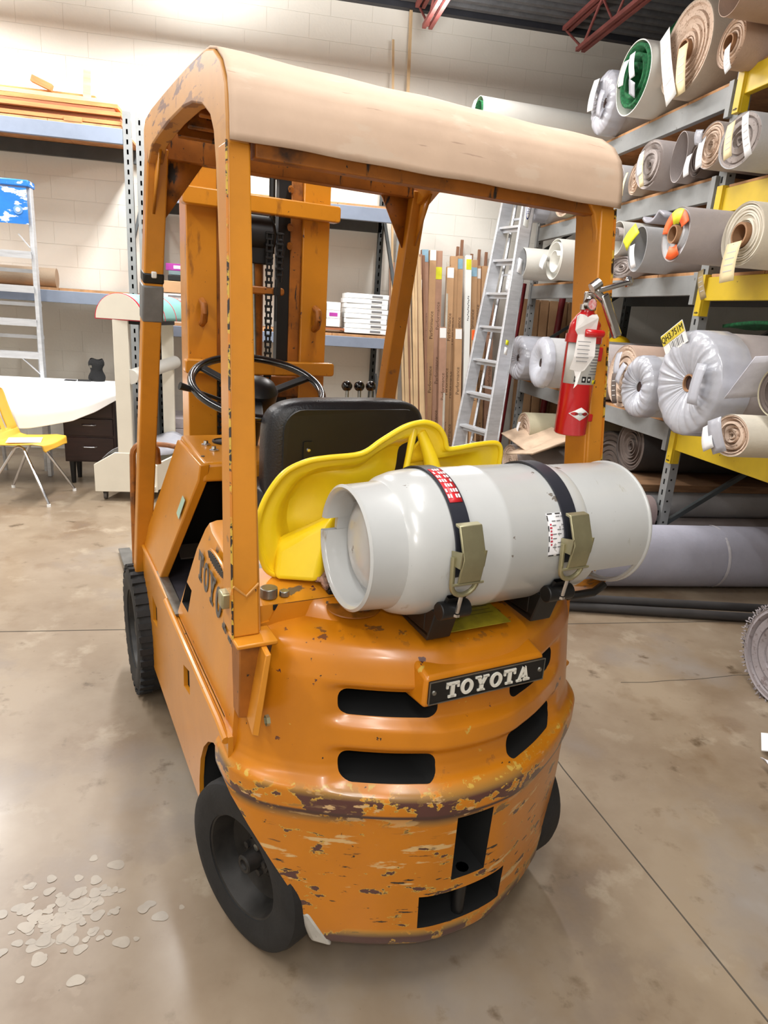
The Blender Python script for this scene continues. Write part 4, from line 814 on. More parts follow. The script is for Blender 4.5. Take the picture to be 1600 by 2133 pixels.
def roll(label, x, y, z, R, L, m, em=EGRY, core=0, sq=1.0, turns=7, hollow=False, wrap=False, tags=(), group=None, tilt=0, yaw=0, name='carpet_roll', cat='carpet roll', inner=None, flap=0, th=.006):
    """tags: (dy, dz, height, width, material, roll) hanging from the face"""
    e = thing(name, label, cat, (x, y, z), yaw, group); e.rotation_euler = (0, tilt, yaw); e.scale = (1, 1, 1)
    ry, rz = R*sq, R; rng = random.Random(int(x*100+y*1000+z*77))
    ph = rng.uniform(0, 6)
    def P(a, r, h): w = 1+.018*sin(2*a+ph)+.012*sin(3*a+ph*2); return (h, r*ry*cos(a)*w, r*rz*sin(a)*w)
    n = 44; g = MB(); prof = [(.004, .955), (0, .985), (.006, 1.0)]+[(L*k/6, 1.0) for k in range(1, 7)]+[(L, .0)] if not hollow else [(.30, .96), (.0, .97), (0, 1.0), (L*.3, 1.0), (L*.7, 1.0), (L, 1.0), (L, 0)]
    g.grid(lambda u, v: P(2*pi*u, prof[round(v*(len(prof)-1))][1], prof[round(v*(len(prof)-1))][0]), n, len(prof)-1, closed_u=True)
    if flap:   # loose outer edge
        a0 = flap; g.prism([(ry*1.0*cos(a0), rz*1.0*sin(a0)), (ry*1.08*cos(a0+.25), rz*1.06*sin(a0+.25)), (ry*1.06*cos(a0+.25), rz*1.03*sin(a0+.25)), (ry*.98*cos(a0), rz*.98*sin(a0))], 'yz', 0, L)
    g.obj('roll_body', m, e, smooth=60)
    if not hollow:
        pr2 = [(.004, .955)]; c = max(core/R, .10)
        for k in range(turns):
            r0 = .955-(.955-c)*(k+.35)/turns; r1 = .955-(.955-c)*(k+.7)/turns; pr2 += [(.003+.004*(k % 2), r0), (.020, (r0+r1)/2-.01), (.003, r1)]
        pr2 += [(.004, c*1.02), (.12, c)] if core or True else []
        pr2 += [(.12, 0)]
        h = [rng.uniform(-.004, .010) for _ in pr2]
        g = MB()
        def F(u, v):
            k = round(v*(len(pr2)-1)); hh, rr = pr2[k]; a = 2*pi*u; return P(a, rr+(.012*sin(a+k) if .2 < rr < .93 else 0), hh+h[k]*(0 if rr > .93 else 1)*(1+.8*sin(a*2+k)))
        g.grid(F, n, len(pr2)-1, closed_u=True); g.obj('rolled_edge', em, e, smooth=30)
        if core:
            g = MB(); g.lathe([(-.02, core*.82), (-.02, core), (.1, core), (.1, core*.82), (-.02, core*.82)], (0, 0, 0), 'X', 26); g.obj('cardboard_core', CORE, e)
            g = MB(); g.lathe([(.09, core*.83), (.09, 0)], (0, 0, 0), 'X', 20); g.obj('core_shade_disc', VOID, e)  # dark disc in the tube, painted as its inner shade
    else:
        g = MB(); g.grid(lambda u, v: P(2*pi*u, .92-.92*v, .32-.02*v), n, 4, closed_u=True); g.obj('roll_inside', inner or em, e)
        if turns:
            g = MB(); sp = [P(a*.25, .94-.62*a/(4*2*pi*turns/2), .0) for a in range(int(4*2*pi*turns/2))]
            base = len(g.v)
            for q in sp: g.v.append(q); g.v.append((.29, q[1], q[2]))
            g.f += [(2*i, 2*i+2, 2*i+3, 2*i+1) for i in range(len(sp)-1)]; g.obj('inner_turn', inner or em, e, solid=th, smooth=60, fix=False)
    if wrap:
        g = MB(); 
        def Wf(u, v):
            a = 2*pi*u; r = 1.03-(1.03-.17)*v**1.5; hh = -.012-.05*sin(pi*.5*min(1, v*1.5))*(1-v**4)+(0 if wrap < .05 else 1)*(.0028*sin(a*19+ph+2*sin(a*3))*v*(1.15-v)*4+.0022*sin(a*43+3*sin(5*a))*v)
            if v < .02: hh = wrap
            return P(a, r+(.006*sin(a*17) if v < .9 else 0), hh)
        g.grid(Wf, 220, 14, closed_u=True); g.obj('plastic_wrap', PLY, e, smooth=60); g = MB(); g.grid(lambda u, v: P(2*pi*u, .20*(1-v), -.004), 24, 2, closed_u=True); g.obj('core_shade_disc', mat('brown_core_shadow', (60, 40, 36), .9), e)  # flat dark disc, shade of the open core put into its colour
    for k, (dy, dz, h, w, tm, rot) in enumerate(tags):
        g = MB(); xo = -.035-(.05 if wrap else 0)
        g.grid(lambda u, v: (xo-.02*sin(v*2.2+k), (u-.5)*w, -h*v), 3, 6); t = g.obj('paper_tag', tm, e, solid=.0012, smooth=60); t.location = (0, dy, dz); t.rotation_euler = (rot, 0, .0)
        if tm is not PLY and h > .15:
            g = MB()
            for i in range(4): v = .25+.16*i; g.box((xo-.02*sin(v*2.2+k)-.0012, 0, -h*v), (.0006, w*.6, h*.025))
            g.obj('fine_print', mat('faint_print', (196, 194, 192), .6), t, kind='stuff', smooth=0); g = MB(); g.lathe([(xo-.001-.002, .004), (xo-.0032, 0)], (0, 0, -h*.06), 'X', 8); g.obj('eyelet', STEEL, t)
    return e
YTAG = mat('fluorescent_yellow_tag', (226, 226, 40), .5); OTAG = mat('fluorescent_orange_tag', (255, 104, 40), .5)
G1, G2, G3, G4 = None, None, None, None
# top level
roll('plastic-wrapped pale bundle at the far end of the top level, left of the green roll', 2.25, 4.05, 3.30, .225, 1.9, LGY, EBEI, wrap=.10, sq=.8, tags=[(.05, .17, .22, .10, TAG, .1), (-.12, .05, .18, .08, PLY, .4)])
e = roll('white-backed roll with dark green turf inside on the top level', 2.15, 3.48, 3.305, .232, 2.6, OFFW, GRN, sq=1.02, hollow=True, turns=5, inner=GRN, tags=[(.06, .12, .16, .075, TAG, .05), (-.05, .13, .15, .07, TAG, -.05), (-.10, -.05, .09, .11, PLY, .5)], th=.02)
roll('big beige roll with orange core and long white sheet, top level', 2.25, 3.02, 3.345, .275, 2.6, BEI, EBEI, core=.06, tags=[(.23, .16, .52, .11, WHITE, -.5), (-.06, .0, .28, .10, MANILA, -.1)], turns=6)
roll('tan carpet roll with brown core under the uppermost tan tube', 2.2, 2.46, 3.20, .125, 2.6, TAN, EBEI, core=.045, tags=[(-.03, -.03, .16, .05, TAG, -.45)])
roll('uppermost tan tube lying on the other top level rolls at the right edge', 2.02, 2.26, 3.345, .105, 2.8, TAN, EBEI, hollow=True, turns=0, inner=CORE)
roll('dark-ended roll with papers at the top right corner, above the tan tube', 2.3, 2.38, 3.60, .13, 2.6, DKC, DKC, tags=[(.18, .14, .20, .16, WHITE, -.2), (.10, .02, .14, .07, MANILA, -.3)])
roll('green turf roll lying behind the white-backed green roll', 2.5, 3.60, 3.655, .10, 2.4, GRN, GRN, sq=1.6)
e = roll('long white-green vinyl roll lying crosswise above the far end of the rack', 1.46, 4.95, 3.34, .155, 2.6, OFFW, GRN, hollow=True, turns=2, inner=GRN, tags=[(-.03, .12, .14, .10, TAG, .0)], yaw=radians(3), tilt=radians(1), name='vinyl_roll', cat='vinyl roll')
roll('thin dark red roll behind the long white-green vinyl roll', 1.65, 5.22, 3.42, .10, 2.4, mat('maroon_felt', (92, 40, 44), .8), DKC, name='vinyl_roll', cat='vinyl roll')
# second level
roll('large loose grey-pink double roll with two tags in the middle of the second level', 2.2, 3.16, 2.70, .155, 2.6, GPK, EGRY, sq=1.1, tags=[(.05, .08, .16, .06, TAG, -.3), (.01, .05, .20, .05, MANILA, -.15)], turns=4)
roll('grey-pink open loop of carpet behind the large double roll on level two', 2.26, 2.895, 2.70, .15, 2.5, GPK, GPK, sq=.6, hollow=True, turns=0, inner=EGRY)
roll('narrow beige roll between small grey roll and large double roll, second level', 2.28, 3.48, 2.665, .11, 2.5, BEI, EBEI, sq=.7, tags=[(.05, .05, .16, .03, MANILA, 0)])
roll('small grey roll furthest left on the second level beside the guard roof', 2.26, 3.72, 2.675, .125, 2.5, LGY, EGRY, tags=[(-.03, -.02, .10, .06, PLY, .2)])
roll('dark-ended narrow roll with a white tag between the second level rolls', 2.28, 2.72, 2.665, .11, 2.6, DKC, DKC, sq=.75, tags=[(.03, .02, .13, .055, TAG, -.2)])
roll('tan-edged roll with tall white tag next to the rack post, second level', 2.2, 2.48, 2.68, .13, 2.6, GPK, EBEI, sq=.95, tags=[(.03, .04, .17, .06, TAG, -.2), (.05, .09, .08, .08, PLY, .2)])
roll('plastic-sleeved grey roll with manila tag on the yellow beam, second level', 2.12, 2.10, 2.62, .14, 2.6, LGY, EGRY, sq=1.2, tags=[(.04, .09, .19, .065, MANILA, -.25), (-.09, .10, .22, .05, TAG, -.3)], turns=3)
roll('pale roll with manila tag at the far end of the second level', 2.2, 5.18, 2.70, .15, 2.4, LGY, EGRY, wrap=.1, tags=[(.03, -.10, .22, .10, MANILA, 0)])
roll('yellowish wrapped roll near the guard post at the far end of level two', 2.28, 4.70, 2.67, .12, 2.4, OLV, EBEI, tags=[(.06, .12, .16, .05, TAG, -.3), (.0, .12, .1, .16, PLY, .2)], sq=1.6)
# third level
roll('open white vinyl tube hanging out furthest at the far end of the third level', 2.0, 4.87, 2.135, .14, 2.6, OFFW, DKC, sq=1.1, hollow=True, turns=0, inner=GPK, tags=[(.13, .02, .28, .10, TAG, .1)], name='vinyl_roll', cat='vinyl roll')
roll('white vinyl roll with creased spiral end left of the guard post', 2.15, 4.45, 2.16, .17, 2.6, OFFW, EWH, sq=1.05, turns=3, hollow=True, inner=OFFW, tags=[(.12, .04, .12, .10, TAG, .3)], name='vinyl_roll', cat='vinyl roll')
roll('white open tube with hanging tag right of the guard post, third level', 2.22, 3.50, 2.255, .12, 2.6, OFFW, EGRY, hollow=True, turns=1, inner=EGRY, tags=[(.04, -.12, .18, .08, TAG, -.1)], name='vinyl_roll', cat='vinyl roll')
roll('grey flattened roll underneath the white open tube, third level', 2.25, 3.42, 2.05, .075, 2.6, GPK, EGRY, sq=2.6)
roll('pale open tube with yellow and white tags in the middle of the third level', 2.12, 2.98, 2.135, .145, 2.6, LGY, LGY, hollow=True, turns=0, inner=LGY, sq=.8, tags=[(-.02, .13, .15, .10, YTAG, .75), (-.02, .02, .15, .06, TAG, -.2)])
e = roll('long grey roll with orange and yellow label around its brown core, third level', 1.90, 2.19, 2.138, .146, 2.9, GPK, LGY, core=.05, sq=.97, turns=1, yaw=radians(-2))
g = MB()
for a0, a1, mm in ((95, 150, OTAG), (150, 205, YTAG), (205, 245, OTAG), (-35, 25, OTAG)): 
    g = MB(); g.lathe([(-.006, .068 if mm is OTAG else .055), (-.004, .136)], (0, 0, 0), 'X', 8, radians(a0-90+0), radians(a1-90)); g.obj('sticker', mm, e, solid=.0015)
roll('ivory carpet roll with brown core and two manila tags at the right edge, third level', 2.08, 1.86, 2.12, .16, 2.6, IVO, IVO, core=.062, sq=1.05, turns=7, tags=[(.0, -.04, .20, .115, MANILA, -.1), (.22, -.17, .16, .05, mat('brown_tag', (170, 150, 110), .6), -.3)])
g = MB(); g.grid(lambda u, v: Vector((lerp(2.3, 4.6, u), 3.15+.28*(v-.5)+.02*sin(9*v), 2.385+.03*sin(v*7+u*2)-.02*abs(v-.5)*2)), 18, 14); o = g.obj('folded_plastic', mat('grey_plastic_sheeting', (170, 168, 176), .35, var=.1, scale=8), None, solid=.02, smooth=60); tag(o, 'folded grey plastic sheeting lying on top of the third level rolls', 'plastic sheet')
# fourth level
roll('plastic-wrapped roll by the ladder at the far end of the fourth level', 2.15, 5.0, 1.26, .215, 2.4, LGY, EGRY, wrap=.25, sq=1.1, tags=[(.25, .14, .16, .05, TAG, -.6)])
roll('flat-ended white plastic-covered roll left of the extinguisher, fourth level', 2.1, 4.30, 1.265, .225, 2.4, LGY, EWH, wrap=.03, sq=.95)
roll('lilac-grey roll partly hidden behind the guard post, fourth level', 2.3, 3.62, 1.255, .22, 2.4, GPK, EGRY, sq=1.0)
roll('tan arched roll with torn plastic tag, fourth level', 2.22, 3.08, 1.27, .23, 2.5, TAN, EBEI, sq=.92, turns=4, tags=[(.03, .17, .16, .08, PLY, -.2), (.02, .02, .22, .07, DKC, -.15)])
roll('smaller white plastic-wrapped roll beside the tan arched roll', 2.12, 2.64, 1.24, .205, 2.5, LGY, EWH, wrap=.06, sq=.92, tags=[(.1, .14, .14, .06, PLY, .3)])
e = roll('largest plastic-wrapped roll with a yellow number sticker', 2.02, 1.96, 1.335, .288, 2.9, GPK, EWH, core=.05, wrap=.16, sq=1.02, turns=5, tags=[(-.19, .12, .22, .09, PLY, 0)])
s = bpy.data.objects.new('number_sticker', MB().box((0, 0, 0), (.004, .24, .13)).mesh()); COL.objects.link(s); s.data.materials.append(WHITE); s.parent = e; s.location = (-.06, .15, .235); s.rotation_euler = (radians(-26), radians(-12), 0)
y2 = MB().box((-.003, 0, .030), (.002, .238, .06)).obj('yellow_strip', mat('yellow_sticker', (226, 204, 70), .5), e); y2.location = s.location; y2.rotation_euler = s.rotation_euler
t = lettering('QH3.751M', .052, INK, e, (0, 0, 0), (0, 0, 0), .0004); t.matrix_local = Matrix.LocRotScale(s.location, s.rotation_euler, (1, 1, 1)) @ Matrix.Translation((-.0055, 0, .030)) @ Matrix.Rotation(-pi/2, 4, 'Z') @ Matrix.Rotation(pi/2, 4, 'X')
g = MB(); [g.box((-.0035, -.08+.016*i, -.03), (.001, .004+.006*(i % 3 == 0), .045)) for i in range(9)]; b = g.obj('bar_pattern', GINK, e, kind='stuff'); b.location = s.location; b.rotation_euler = s.rotation_euler
g = MB(); g.grid(lambda u, v: Vector((lerp(2.5, 4.2, u), lerp(2.45, 1.75, v), 1.665+.03*sin(pi*v)+.004*sin(u*40))), 30, 10); o = g.obj('turf_mat', GRN, None, solid=.02, smooth=60); tag(o, 'green turf mat folded over the largest plastic-wrapped roll', 'mat')
roll('small brown carpet roll with white tags on the yellow beam', 1.86, 1.34, 1.14, .105, 2.0, IVO, EBEI, sq=1.25, turns=5, tags=[(.13, .03, .13, .08, TAG, -.5), (.07, .07, .17, .10, PLY, -.4)])
roll('grey shaggy carpet roll edge above the small brown roll at the right edge', 1.93, 1.16, 1.38, .125, 2.0, OLV, DKC, sq=1.2)
g = MB(); g.grid(lambda u, v: Vector((lerp(1.92, 3.0, u), lerp(1.52, 1.36, v)-.0*u, lerp(1.30, 1.52, v)+.10*u)), 6, 6); o = g.obj('paper_sheet', mat('lilac_white_paper', (214, 214, 226), .5), None, solid=.003); tag(o, 'lilac-white paper sheet wrapped over rolls at the right edge', 'paper')
g = MB(); g.lathe([(-.05+.1*k/12*2.4, .12*sqrt(max(0, 1-(k/6-1)**2))) for k in range(13)], (2.9, 4.45, 1.36), 'Z', 20); o = g.obj('plastic_bag', YEL, None, smooth=60); tag(o, 'bright yellow plastic bag glimpsed between rack braces', 'bag')
# lower rolls
roll('olive-beige carpet roll with tag low down behind the extinguisher', 2.1, 4.55, .62, .155, 2.2, OLV, EBEI, core=0, sq=1.15, tags=[(.02, .06, .12, .06, TAG, -.15)])
roll('grey-beige roll at the bottom of the stack below the olive-beige one', 2.05, 4.66, .27, .17, 2.2, GPK, EBEI, sq=1.3)
for i, (c, lab) in enumerate((((2.0, 4.05, .49), 'bent tan cardboard sheet lying on the lowest rolls, nearer one'), ((2.06, 4.30, .53), 'tan cardboard offcut lying behind the bent cardboard sheet'))):
    g = MB(); g.add([(-.10, .34, .02), (-.12, -.30, .015), (.3, -.32, .03), (.3, .3, .05)], [(0, 1, 2, 3)]); o = g.obj('cardboard_sheet', mat('tan_cardboard', (206, 180, 154), .8), None, solid=.012, bevel=.002, loc=c); o.rotation_euler = (radians(-14+20*i), radians(-18), radians(6)); tag(o, lab, 'cardboard')
roll('dark felt roll coloured as the deep shade behind the rack post', 2.6, 3.75, .40, .36, 2.6, mat('charcoal_shade_felt', (60, 56, 54), .9), DKC, yaw=radians(0))  # charcoal colour puts the darkness under the rack into the roll
MB()
o = MB().box((3.4, 3.02, .505), (2.9, .50, .055)).obj('wood_board', mat('aged_wood_board', (140, 104, 72), .8, var=.2, scale=5, stretch=(1, 9, 9)), None, bevel=.003); tag(o, 'long aged wooden board lying over the lower grey rolls', 'board')
roll('long dark felt roll added as deep shade on the wooden board under the yellow beam', 2.45, 3.20, .735, .20, 3.4, MATS['charcoal_shade_felt'], DKC)  # roll added to darken the gap; its charcoal stands in for shade
roll('upper of the two long grey rolls under the wooden board', 2.30, 2.86, .37, .105, 2.9, LGY, EGRY)
roll('lower of the long grey rolls, behind the big lavender-grey roll', 2.25, 2.80, .145, .125, 2.9, GPK, EGRY)
roll('shaggy mauve-grey carpet roll end poking out right of the propane tank', 2.05, 2.62, .37, .12, .28, rollmat('mauve_shag', (138, 122, 120)), rollmat('mauve_shag_edge', (128, 112, 110)), turns=5)
roll('pinkish roll end peeking over the lavender-grey roll', 2.0, 2.53, .14, .11, .30, rollmat('pink_felt', (196, 176, 172)), EBEI)
LR = roll('big lavender-grey carpet roll lying on the floor along the racks', 1.08, 2.20, .205, .20, 2.9, LAV, EGRY, turns=6, yaw=radians(-1.5))
for x in (.55, 1.45):
    g = MB(); g.lathe([(x+.0, .2045), (x+.012, .2055), (x+.02, .2045)], (0, 0, 0), 'X', 40); g.obj('tape_band', mat('pale_tape', (206, 204, 210), .5), LR)
for i, (a, b, lab) in enumerate((((1.0, 1.86, .03), (3.0, 1.50, .03), 'dark plastic pipe on the floor, nearest of the pair'), ((1.0, 1.84, .085), (3.0, 1.66, .03), 'dark plastic pipe on the floor, further of the pair against the roll'))):
    o = MB().tube([a, b], .026, 14).obj('floor_pipe', mat('dark_grey_plastic', (62, 60, 60), .5), None); tag(o, lab, 'pipe')
SHG = rollmat('shaggy_grey_pile', (150, 142, 144), spots=[((120, 108, 108), 40, .56, .08, None, None)])
e = roll('shaggy grey carpet roll end at the right edge standing on the floor', 1.92, .79, .235, .225, 1.2, SHG, SHG, turns=4, sq=1.0)
g = MB(); rr = random.Random(5)
for i in range(2600):
    a = rr.uniform(0, 2*pi); p = Vector((rr.uniform(-.01, .25), .225*cos(a)*1.01, .225*sin(a)*1.01)); d = Vector((rr.uniform(-.012, .006), cos(a)*.010, sin(a)*.010)); g.tube([p, p+d], [.004, .002], 3, cap=False)
g.obj('pile_tuft', SHG, e, kind='stuff')
e = thing('crumpled_packaging', 'crumpled white paper tags and film on the floor at the right edge', 'packaging', (1.62, .42, 0))
g = MB(); g.box((.055, .045, .03), (.08, .14, .004), Matrix.Rotation(radians(-38), 3, 'Z') @ Matrix.Rotation(radians(-14), 3, 'Y')); g.obj('card', WHITE, e)
g = MB(); g.grid(lambda u, v: (-.09+.15*u, -.16+.10*v-.04*u, .01+.045*sin(3*u+2*v)**2), 10, 10); g.obj('film', mat('white_film', (226, 224, 230), .4), e, solid=.002, smooth=60)
roll('white tube lying on the floor beside crumpled packaging at the right edge', 1.68, .355, .062, .055, .6, OFFW, EWH, hollow=True, turns=0, name='vinyl_roll', cat='vinyl roll')
# ================================================================ LEFT AND MIDDLE SHELVING
def shelf_unit(label, x0, x1, levels, zt, posts):
    e = thing('shelving_unit', label, 'shelving', (0, 0, 0))
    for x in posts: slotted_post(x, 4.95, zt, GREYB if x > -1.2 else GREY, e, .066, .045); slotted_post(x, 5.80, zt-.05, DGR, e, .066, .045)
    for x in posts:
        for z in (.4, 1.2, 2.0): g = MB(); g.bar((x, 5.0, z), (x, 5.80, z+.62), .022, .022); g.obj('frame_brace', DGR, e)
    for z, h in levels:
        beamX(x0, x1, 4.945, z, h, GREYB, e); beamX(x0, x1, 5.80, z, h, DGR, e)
        n = max(2, int((x1-x0)/.5)); w = (x1-x0)/n
        for i in range(n): MB().box((x0+w*(i+.5), 5.40, z+.012), (w-.004, .84, .022)).obj('shelf_board', OSB, e, smooth=0)
    return e
shelf_unit('grey shelving bay at the left holding lumber above the desk', -3.9, -1.56, [(2.915, .115), (1.60, .10)], 3.05, (-3.93, -1.525))
shelf_unit('grey-blue shelving bay behind the forklift mast', -1.39, .80, [(2.505, .115), (1.365, .095)], 3.05, (-1.425,))
shelf_post = thing('shelf_frame', 'slotted grey end frame right of the tile boxes', 'shelf frame', (0, 0, 0))
for x, z in ((.845, 2.9),): slotted_post(x, 4.93, z, GREY, shelf_post, .066, .045); slotted_post(x-.05, 5.80, z+.1, DGR, shelf_post, .06, .045); g = MB(); [g.bar((x, 5.0, zz), (x-.02, 5.8, zz+.75), .03, .03) for zz in (.2, .95, 1.75)]; g.obj('frame_brace', DGR, shelf_post)
WD = [mat('wood_'+n, c, .75, var=.14, scale=5, stretch=(1, 7, 7)) for n, c in (('orange_board', (206, 140, 86)), ('brown_board', (166, 104, 70)), ('pale_board', (216, 190, 150)))]
# lumber on the top shelf
defs = [((-2.75, 5.10, 2.962), (2.35, .22, .03), 0, 0), ((-2.78, 5.16, 2.996), (2.40, .26, .025), 1, -.3), ((-2.80, 5.12, 3.026), (2.45, .30, .03), 0, .2), ((-2.82, 5.14, 3.058), (2.38, .24, .028), 1, .1), ((-2.80, 5.18, 3.092), (2.40, .30, .032), 0, -.2), ((-2.85, 5.16, 3.13), (2.36, .24, .03), 2, .4), ((-2.60, 5.22, 3.165), (1.6, .16, .03), 0, 0)]
for i, (c, d, k, r) in enumerate(defs):
    o = MB().box((0, 0, 0), d).obj('lumber_board', WD[k], None, bevel=.002, loc=c); o.rotation_euler = (0, 0, radians(r*3)); tag(o, ['lowest', 'second lowest', 'third', 'fourth', 'fifth', 'sixth', 'uppermost'][i]+' flat board of the lumber pile on the left shelf', 'board')
for c, d, r, lab in (((-1.85, 5.1, 3.25), (.06, .02, .20), 4, 'short pale offcut standing upright on the lumber pile'), ((-2.20, 5.1, 3.215), (.16, .06, .05), 20, 'triangular wood offcut on top of the lumber pile'), ((-1.95, 5.0, 2.952), (.14, .05, .035), 0, 'small wood block under the lumber pile end')):
    o = MB().box((0, 0, 0), d).obj('wood_offcut', WD[2 if d[2] > .1 else 0], None, loc=c, bevel=.002); o.rotation_euler = (0, radians(r), 0); tag(o, lab, 'wood offcut')
# items on the middle shelves
def carton(label, c, d, m, rot=0, name='box', tilt=0, lab2=None, group=None, cat='box'):
    e = thing(name, label, cat, c, radians(rot), group); e.rotation_euler = (radians(tilt), 0, radians(rot))
    MB().box((0, 0, d[2]/2), d).obj('box_body', m, e, bevel=.003)
    MB().box((0, 0, d[2]+.0006), (d[0]*.98, .008, .001)).obj('lid_seam', GINK, e)
    if lab2: MB().box((0, -d[1]/2-.001, d[2]*.5), (d[0]*.6, .002, d[2]*.45)).obj('printed_label', lab2, e)
    return e
MAG = mat('magenta_print', (176, 60, 160), .5); TEAL = mat('grey_teal_card', (124, 142, 146), .6)
z = 1.39
for i in range(6):
    carton(['lowest', 'second', 'third', 'fourth', 'fifth', 'top'][i]+' white carton of the stack behind the left mast rail', (-1.12+.01*(i % 2), 5.22, z+.042*i), (.46, .40, .04), WHITE, rot=-2+i, lab2=GINK)
carton('brown cardboard tray on the white cartons behind the mast', (-1.10, 5.2, z+.26), (.40, .36, .10), KRAFT, rot=3); carton('flat black folder box on the brown cardboard tray', (-1.08, 5.2, z+.365), (.34, .34, .045), BLK, rot=5)
carton('grey-teal flat box below the magenta one', (-1.06, 5.22, z+.415), (.32, .30, .035), TEAL, rot=-8); carton('magenta and white flat box uppermost on the pile behind the mast', (-1.06, 5.22, z+.452), (.36, .30, .06), MAG, rot=-10, tilt=0, lab2=WHITE)
o = MB().lathe([(0, .035), (.06, .03), (.07, .02)], (-1.13, 5.6, 2.20), 'Z', 14).obj('paper_cup', WHITE, None); tag(o, 'small white cup hung on the wall left of the mast', 'cup')
for i in range(8):
    e = carton(['lowest', 'second', 'third', 'fourth', 'fifth', 'sixth', 'seventh', 'top'][i]+' white tile box of the stack beside the front guard post', (.575+.004*((i*5) % 3-1), 5.20, 1.40+.0455*i), (.40, .42, .043), WHITE, rot=1-(i % 3), name='tile_box')
    MB().box((.09, -.2115, .022), (.10, .002, .018)).obj('printed_label', GINK, e)
for i in range(3):
    for j in range(2): carton(['left', 'right'][j]+['  bottom', ' middle', ' top'][i].replace('  ', ' ')+' small white carton on the pallet board behind the mast', (.13+.135*j, 5.18, 1.445+.075*i), (.13, .25, .073), WHITE, name='small_carton', lab2=MAG if (i, j) == (1, 1) else None)
o = MB().box((.22, 5.2, 1.425), (.42, .34, .02)).obj('wood_tray', WD[1], None); tag(o, 'thin wooden tray under the small white cartons', 'tray')
# grey block of tile / book stack seen through the display stand
for i in range(5): carton(['lowest', 'second lowest', 'middle', 'second highest', 'highest'][i]+' wrapped lilac-grey tile pack on the floor behind the display stand', (-.92, 5.25, .02+.10*i), (.75, .5, .095), mat('lilac_tile_wrap', (176, 168, 172), .5, var=.12, scale=14), name='tile_pack')
# ---- tall cartons and strips leaning on the wall
def lean(label, xb, yb, xt, yt, zt, w, d, m, name='long_carton', cat='carton', text=None, zb=.0, dark=False, cap=None, group=None):
    a, b = Vector((xb, yb, zb)), Vector((xt, yt, zt)); L = (b-a).length; e = thing(name, label, cat, a, 0, group)
    zax = (b-a).normalized(); xax = Vector((1, 0, 0)); xax = (xax-zax*xax.dot(zax)).normalized(); yax = zax.cross(xax)
    e.rotation_euler = Matrix((xax, yax, zax)).transposed().to_euler()
    body = MB().box((0, 0, L/2), (w, d, L)).obj('carton_body' if text else 'strip_body', m, e, bevel=.001)
    if text:
        k = 0; z = .35+random.uniform(0, .15)
        while z < L-.25:
            lettering(text, .052, MATS['faded_brown_ink'], body, (random.uniform(-.008, .008), -d/2-.0006, z), (pi/2, -pi/2, 0), .0002, sx=1.05); z += .56
            k += 1
    if cap: MB().box((0, -d/2-.001, L-cap[1]), (w*.9, .002, cap[2])).obj('end_label', cap[0], e)
    return e
mat('faded_brown_ink', (96, 70, 52), .8)
BLUE = mat('pale_blue_label', (150, 190, 212), .5); KR2 = mat('pinkish_kraft', (180, 140, 116), .8, var=.08); MWH = mat('white_trim_carton', (232, 234, 230), .5, var=.02)
WDT = mat('pale_wood_strip', (226, 194, 150), .7, var=.1, scale=5, stretch=(9, 9, 1)); WDD = mat('red_brown_wood_strip', (150, 108, 82), .7, var=.1, scale=5, stretch=(9, 9, 1))
CT = [ # top px based: x at y5.6, zt, width, material, cap
 (1.175, 2.20, .06, KR2, (WHITE, .30, .10), 'far left carton with white labels'), (1.235, 2.25, .075, KR2, (BLUE, .06, .12), 'carton with pale blue end label beside the front guard post'), (1.315, 2.25, .07, KRAFT, (WHITE, .05, .1), 'carton with white end label, second from blue-labelled one'),
 (1.385, 2.25, .07, KR2, (YTAG, .22, .12), 'carton with yellow label left of the pale trim strip'), (1.545, 2.21, .075, KRAFT, None, 'plain carton right of the pale trim strip'), (1.615, 2.22, .06, KRAFT, (BLUE, .08, .10), 'carton with small blue label left of the white carton'),
 (1.755, 2.19, .085, KRAFT, (BLUE, .12, .09), 'carton right of the white carton with blue sticker'), (1.82, 2.14, .055, KRAFT, (WHITE, .08, .10), 'narrow carton with white sticker near the ladder'), (1.885, 2.14, .06, KRAFT, None, 'plain carton second from the ladder'), (1.96, 2.14, .075, KR2, None, 'dark kraft carton just left of the ladder')]
random.seed(11)
for i, (x, zt, w, m, cap, lab) in enumerate(CT):
    lean('tall kraft '+lab, x+.10+random.uniform(-.02, .05), 5.40+.02*(i % 3), x, 5.62+.02*(i % 2), zt, w, .05, m, text='Performance', cap=cap)
for i, (x, y) in enumerate(((1.44, 5.33), (1.60, 5.30), (1.78, 5.31), (1.50, 5.46))):
    lean(['shorter kraft carton in front, left of the pale trim', 'shorter kraft carton in front with paper wrapped end', 'shorter kraft carton in front with orange end', 'rear kraft carton between labelled ones'][i], x+.06, y-.12, x, y+.1, 1.50 if i < 3 else 2.1, .075, .05, [KR2, KRAFT, KRAFT, KRAFT][i], text='Performance', cap=(OTAG if i == 2 else WHITE, .06, .10))
e = lean('tall white trim carton with yellow sticker among the kraft cartons', 1.76, 5.22, 1.665, 5.50, 2.22, .06, .045, MWH, cap=(YTAG, .09, .10), name='trim_carton', text=None)
g = MB(); [g.box((.004*(i % 3), -.0235, 1.60+.018*i), (.012, .001, .012)) for i in range(14)]; g.obj('faint_print', GINK, e, kind='stuff'); g = MB(); [g.box((0, -.0235, .40+.016*i), (.026, .001, .011)) for i in range(9)]; g.obj('red_print', mat('red_ink', (200, 40, 60), .6), e, kind='stuff')
lean('pale grey metal trim strip standing left of the plain carton', 1.50, 5.15, 1.475, 5.58, 2.15, .022, .02, mat('pale_trim', (196, 190, 176), .5), name='trim_strip', cat='trim strip', cap=None)
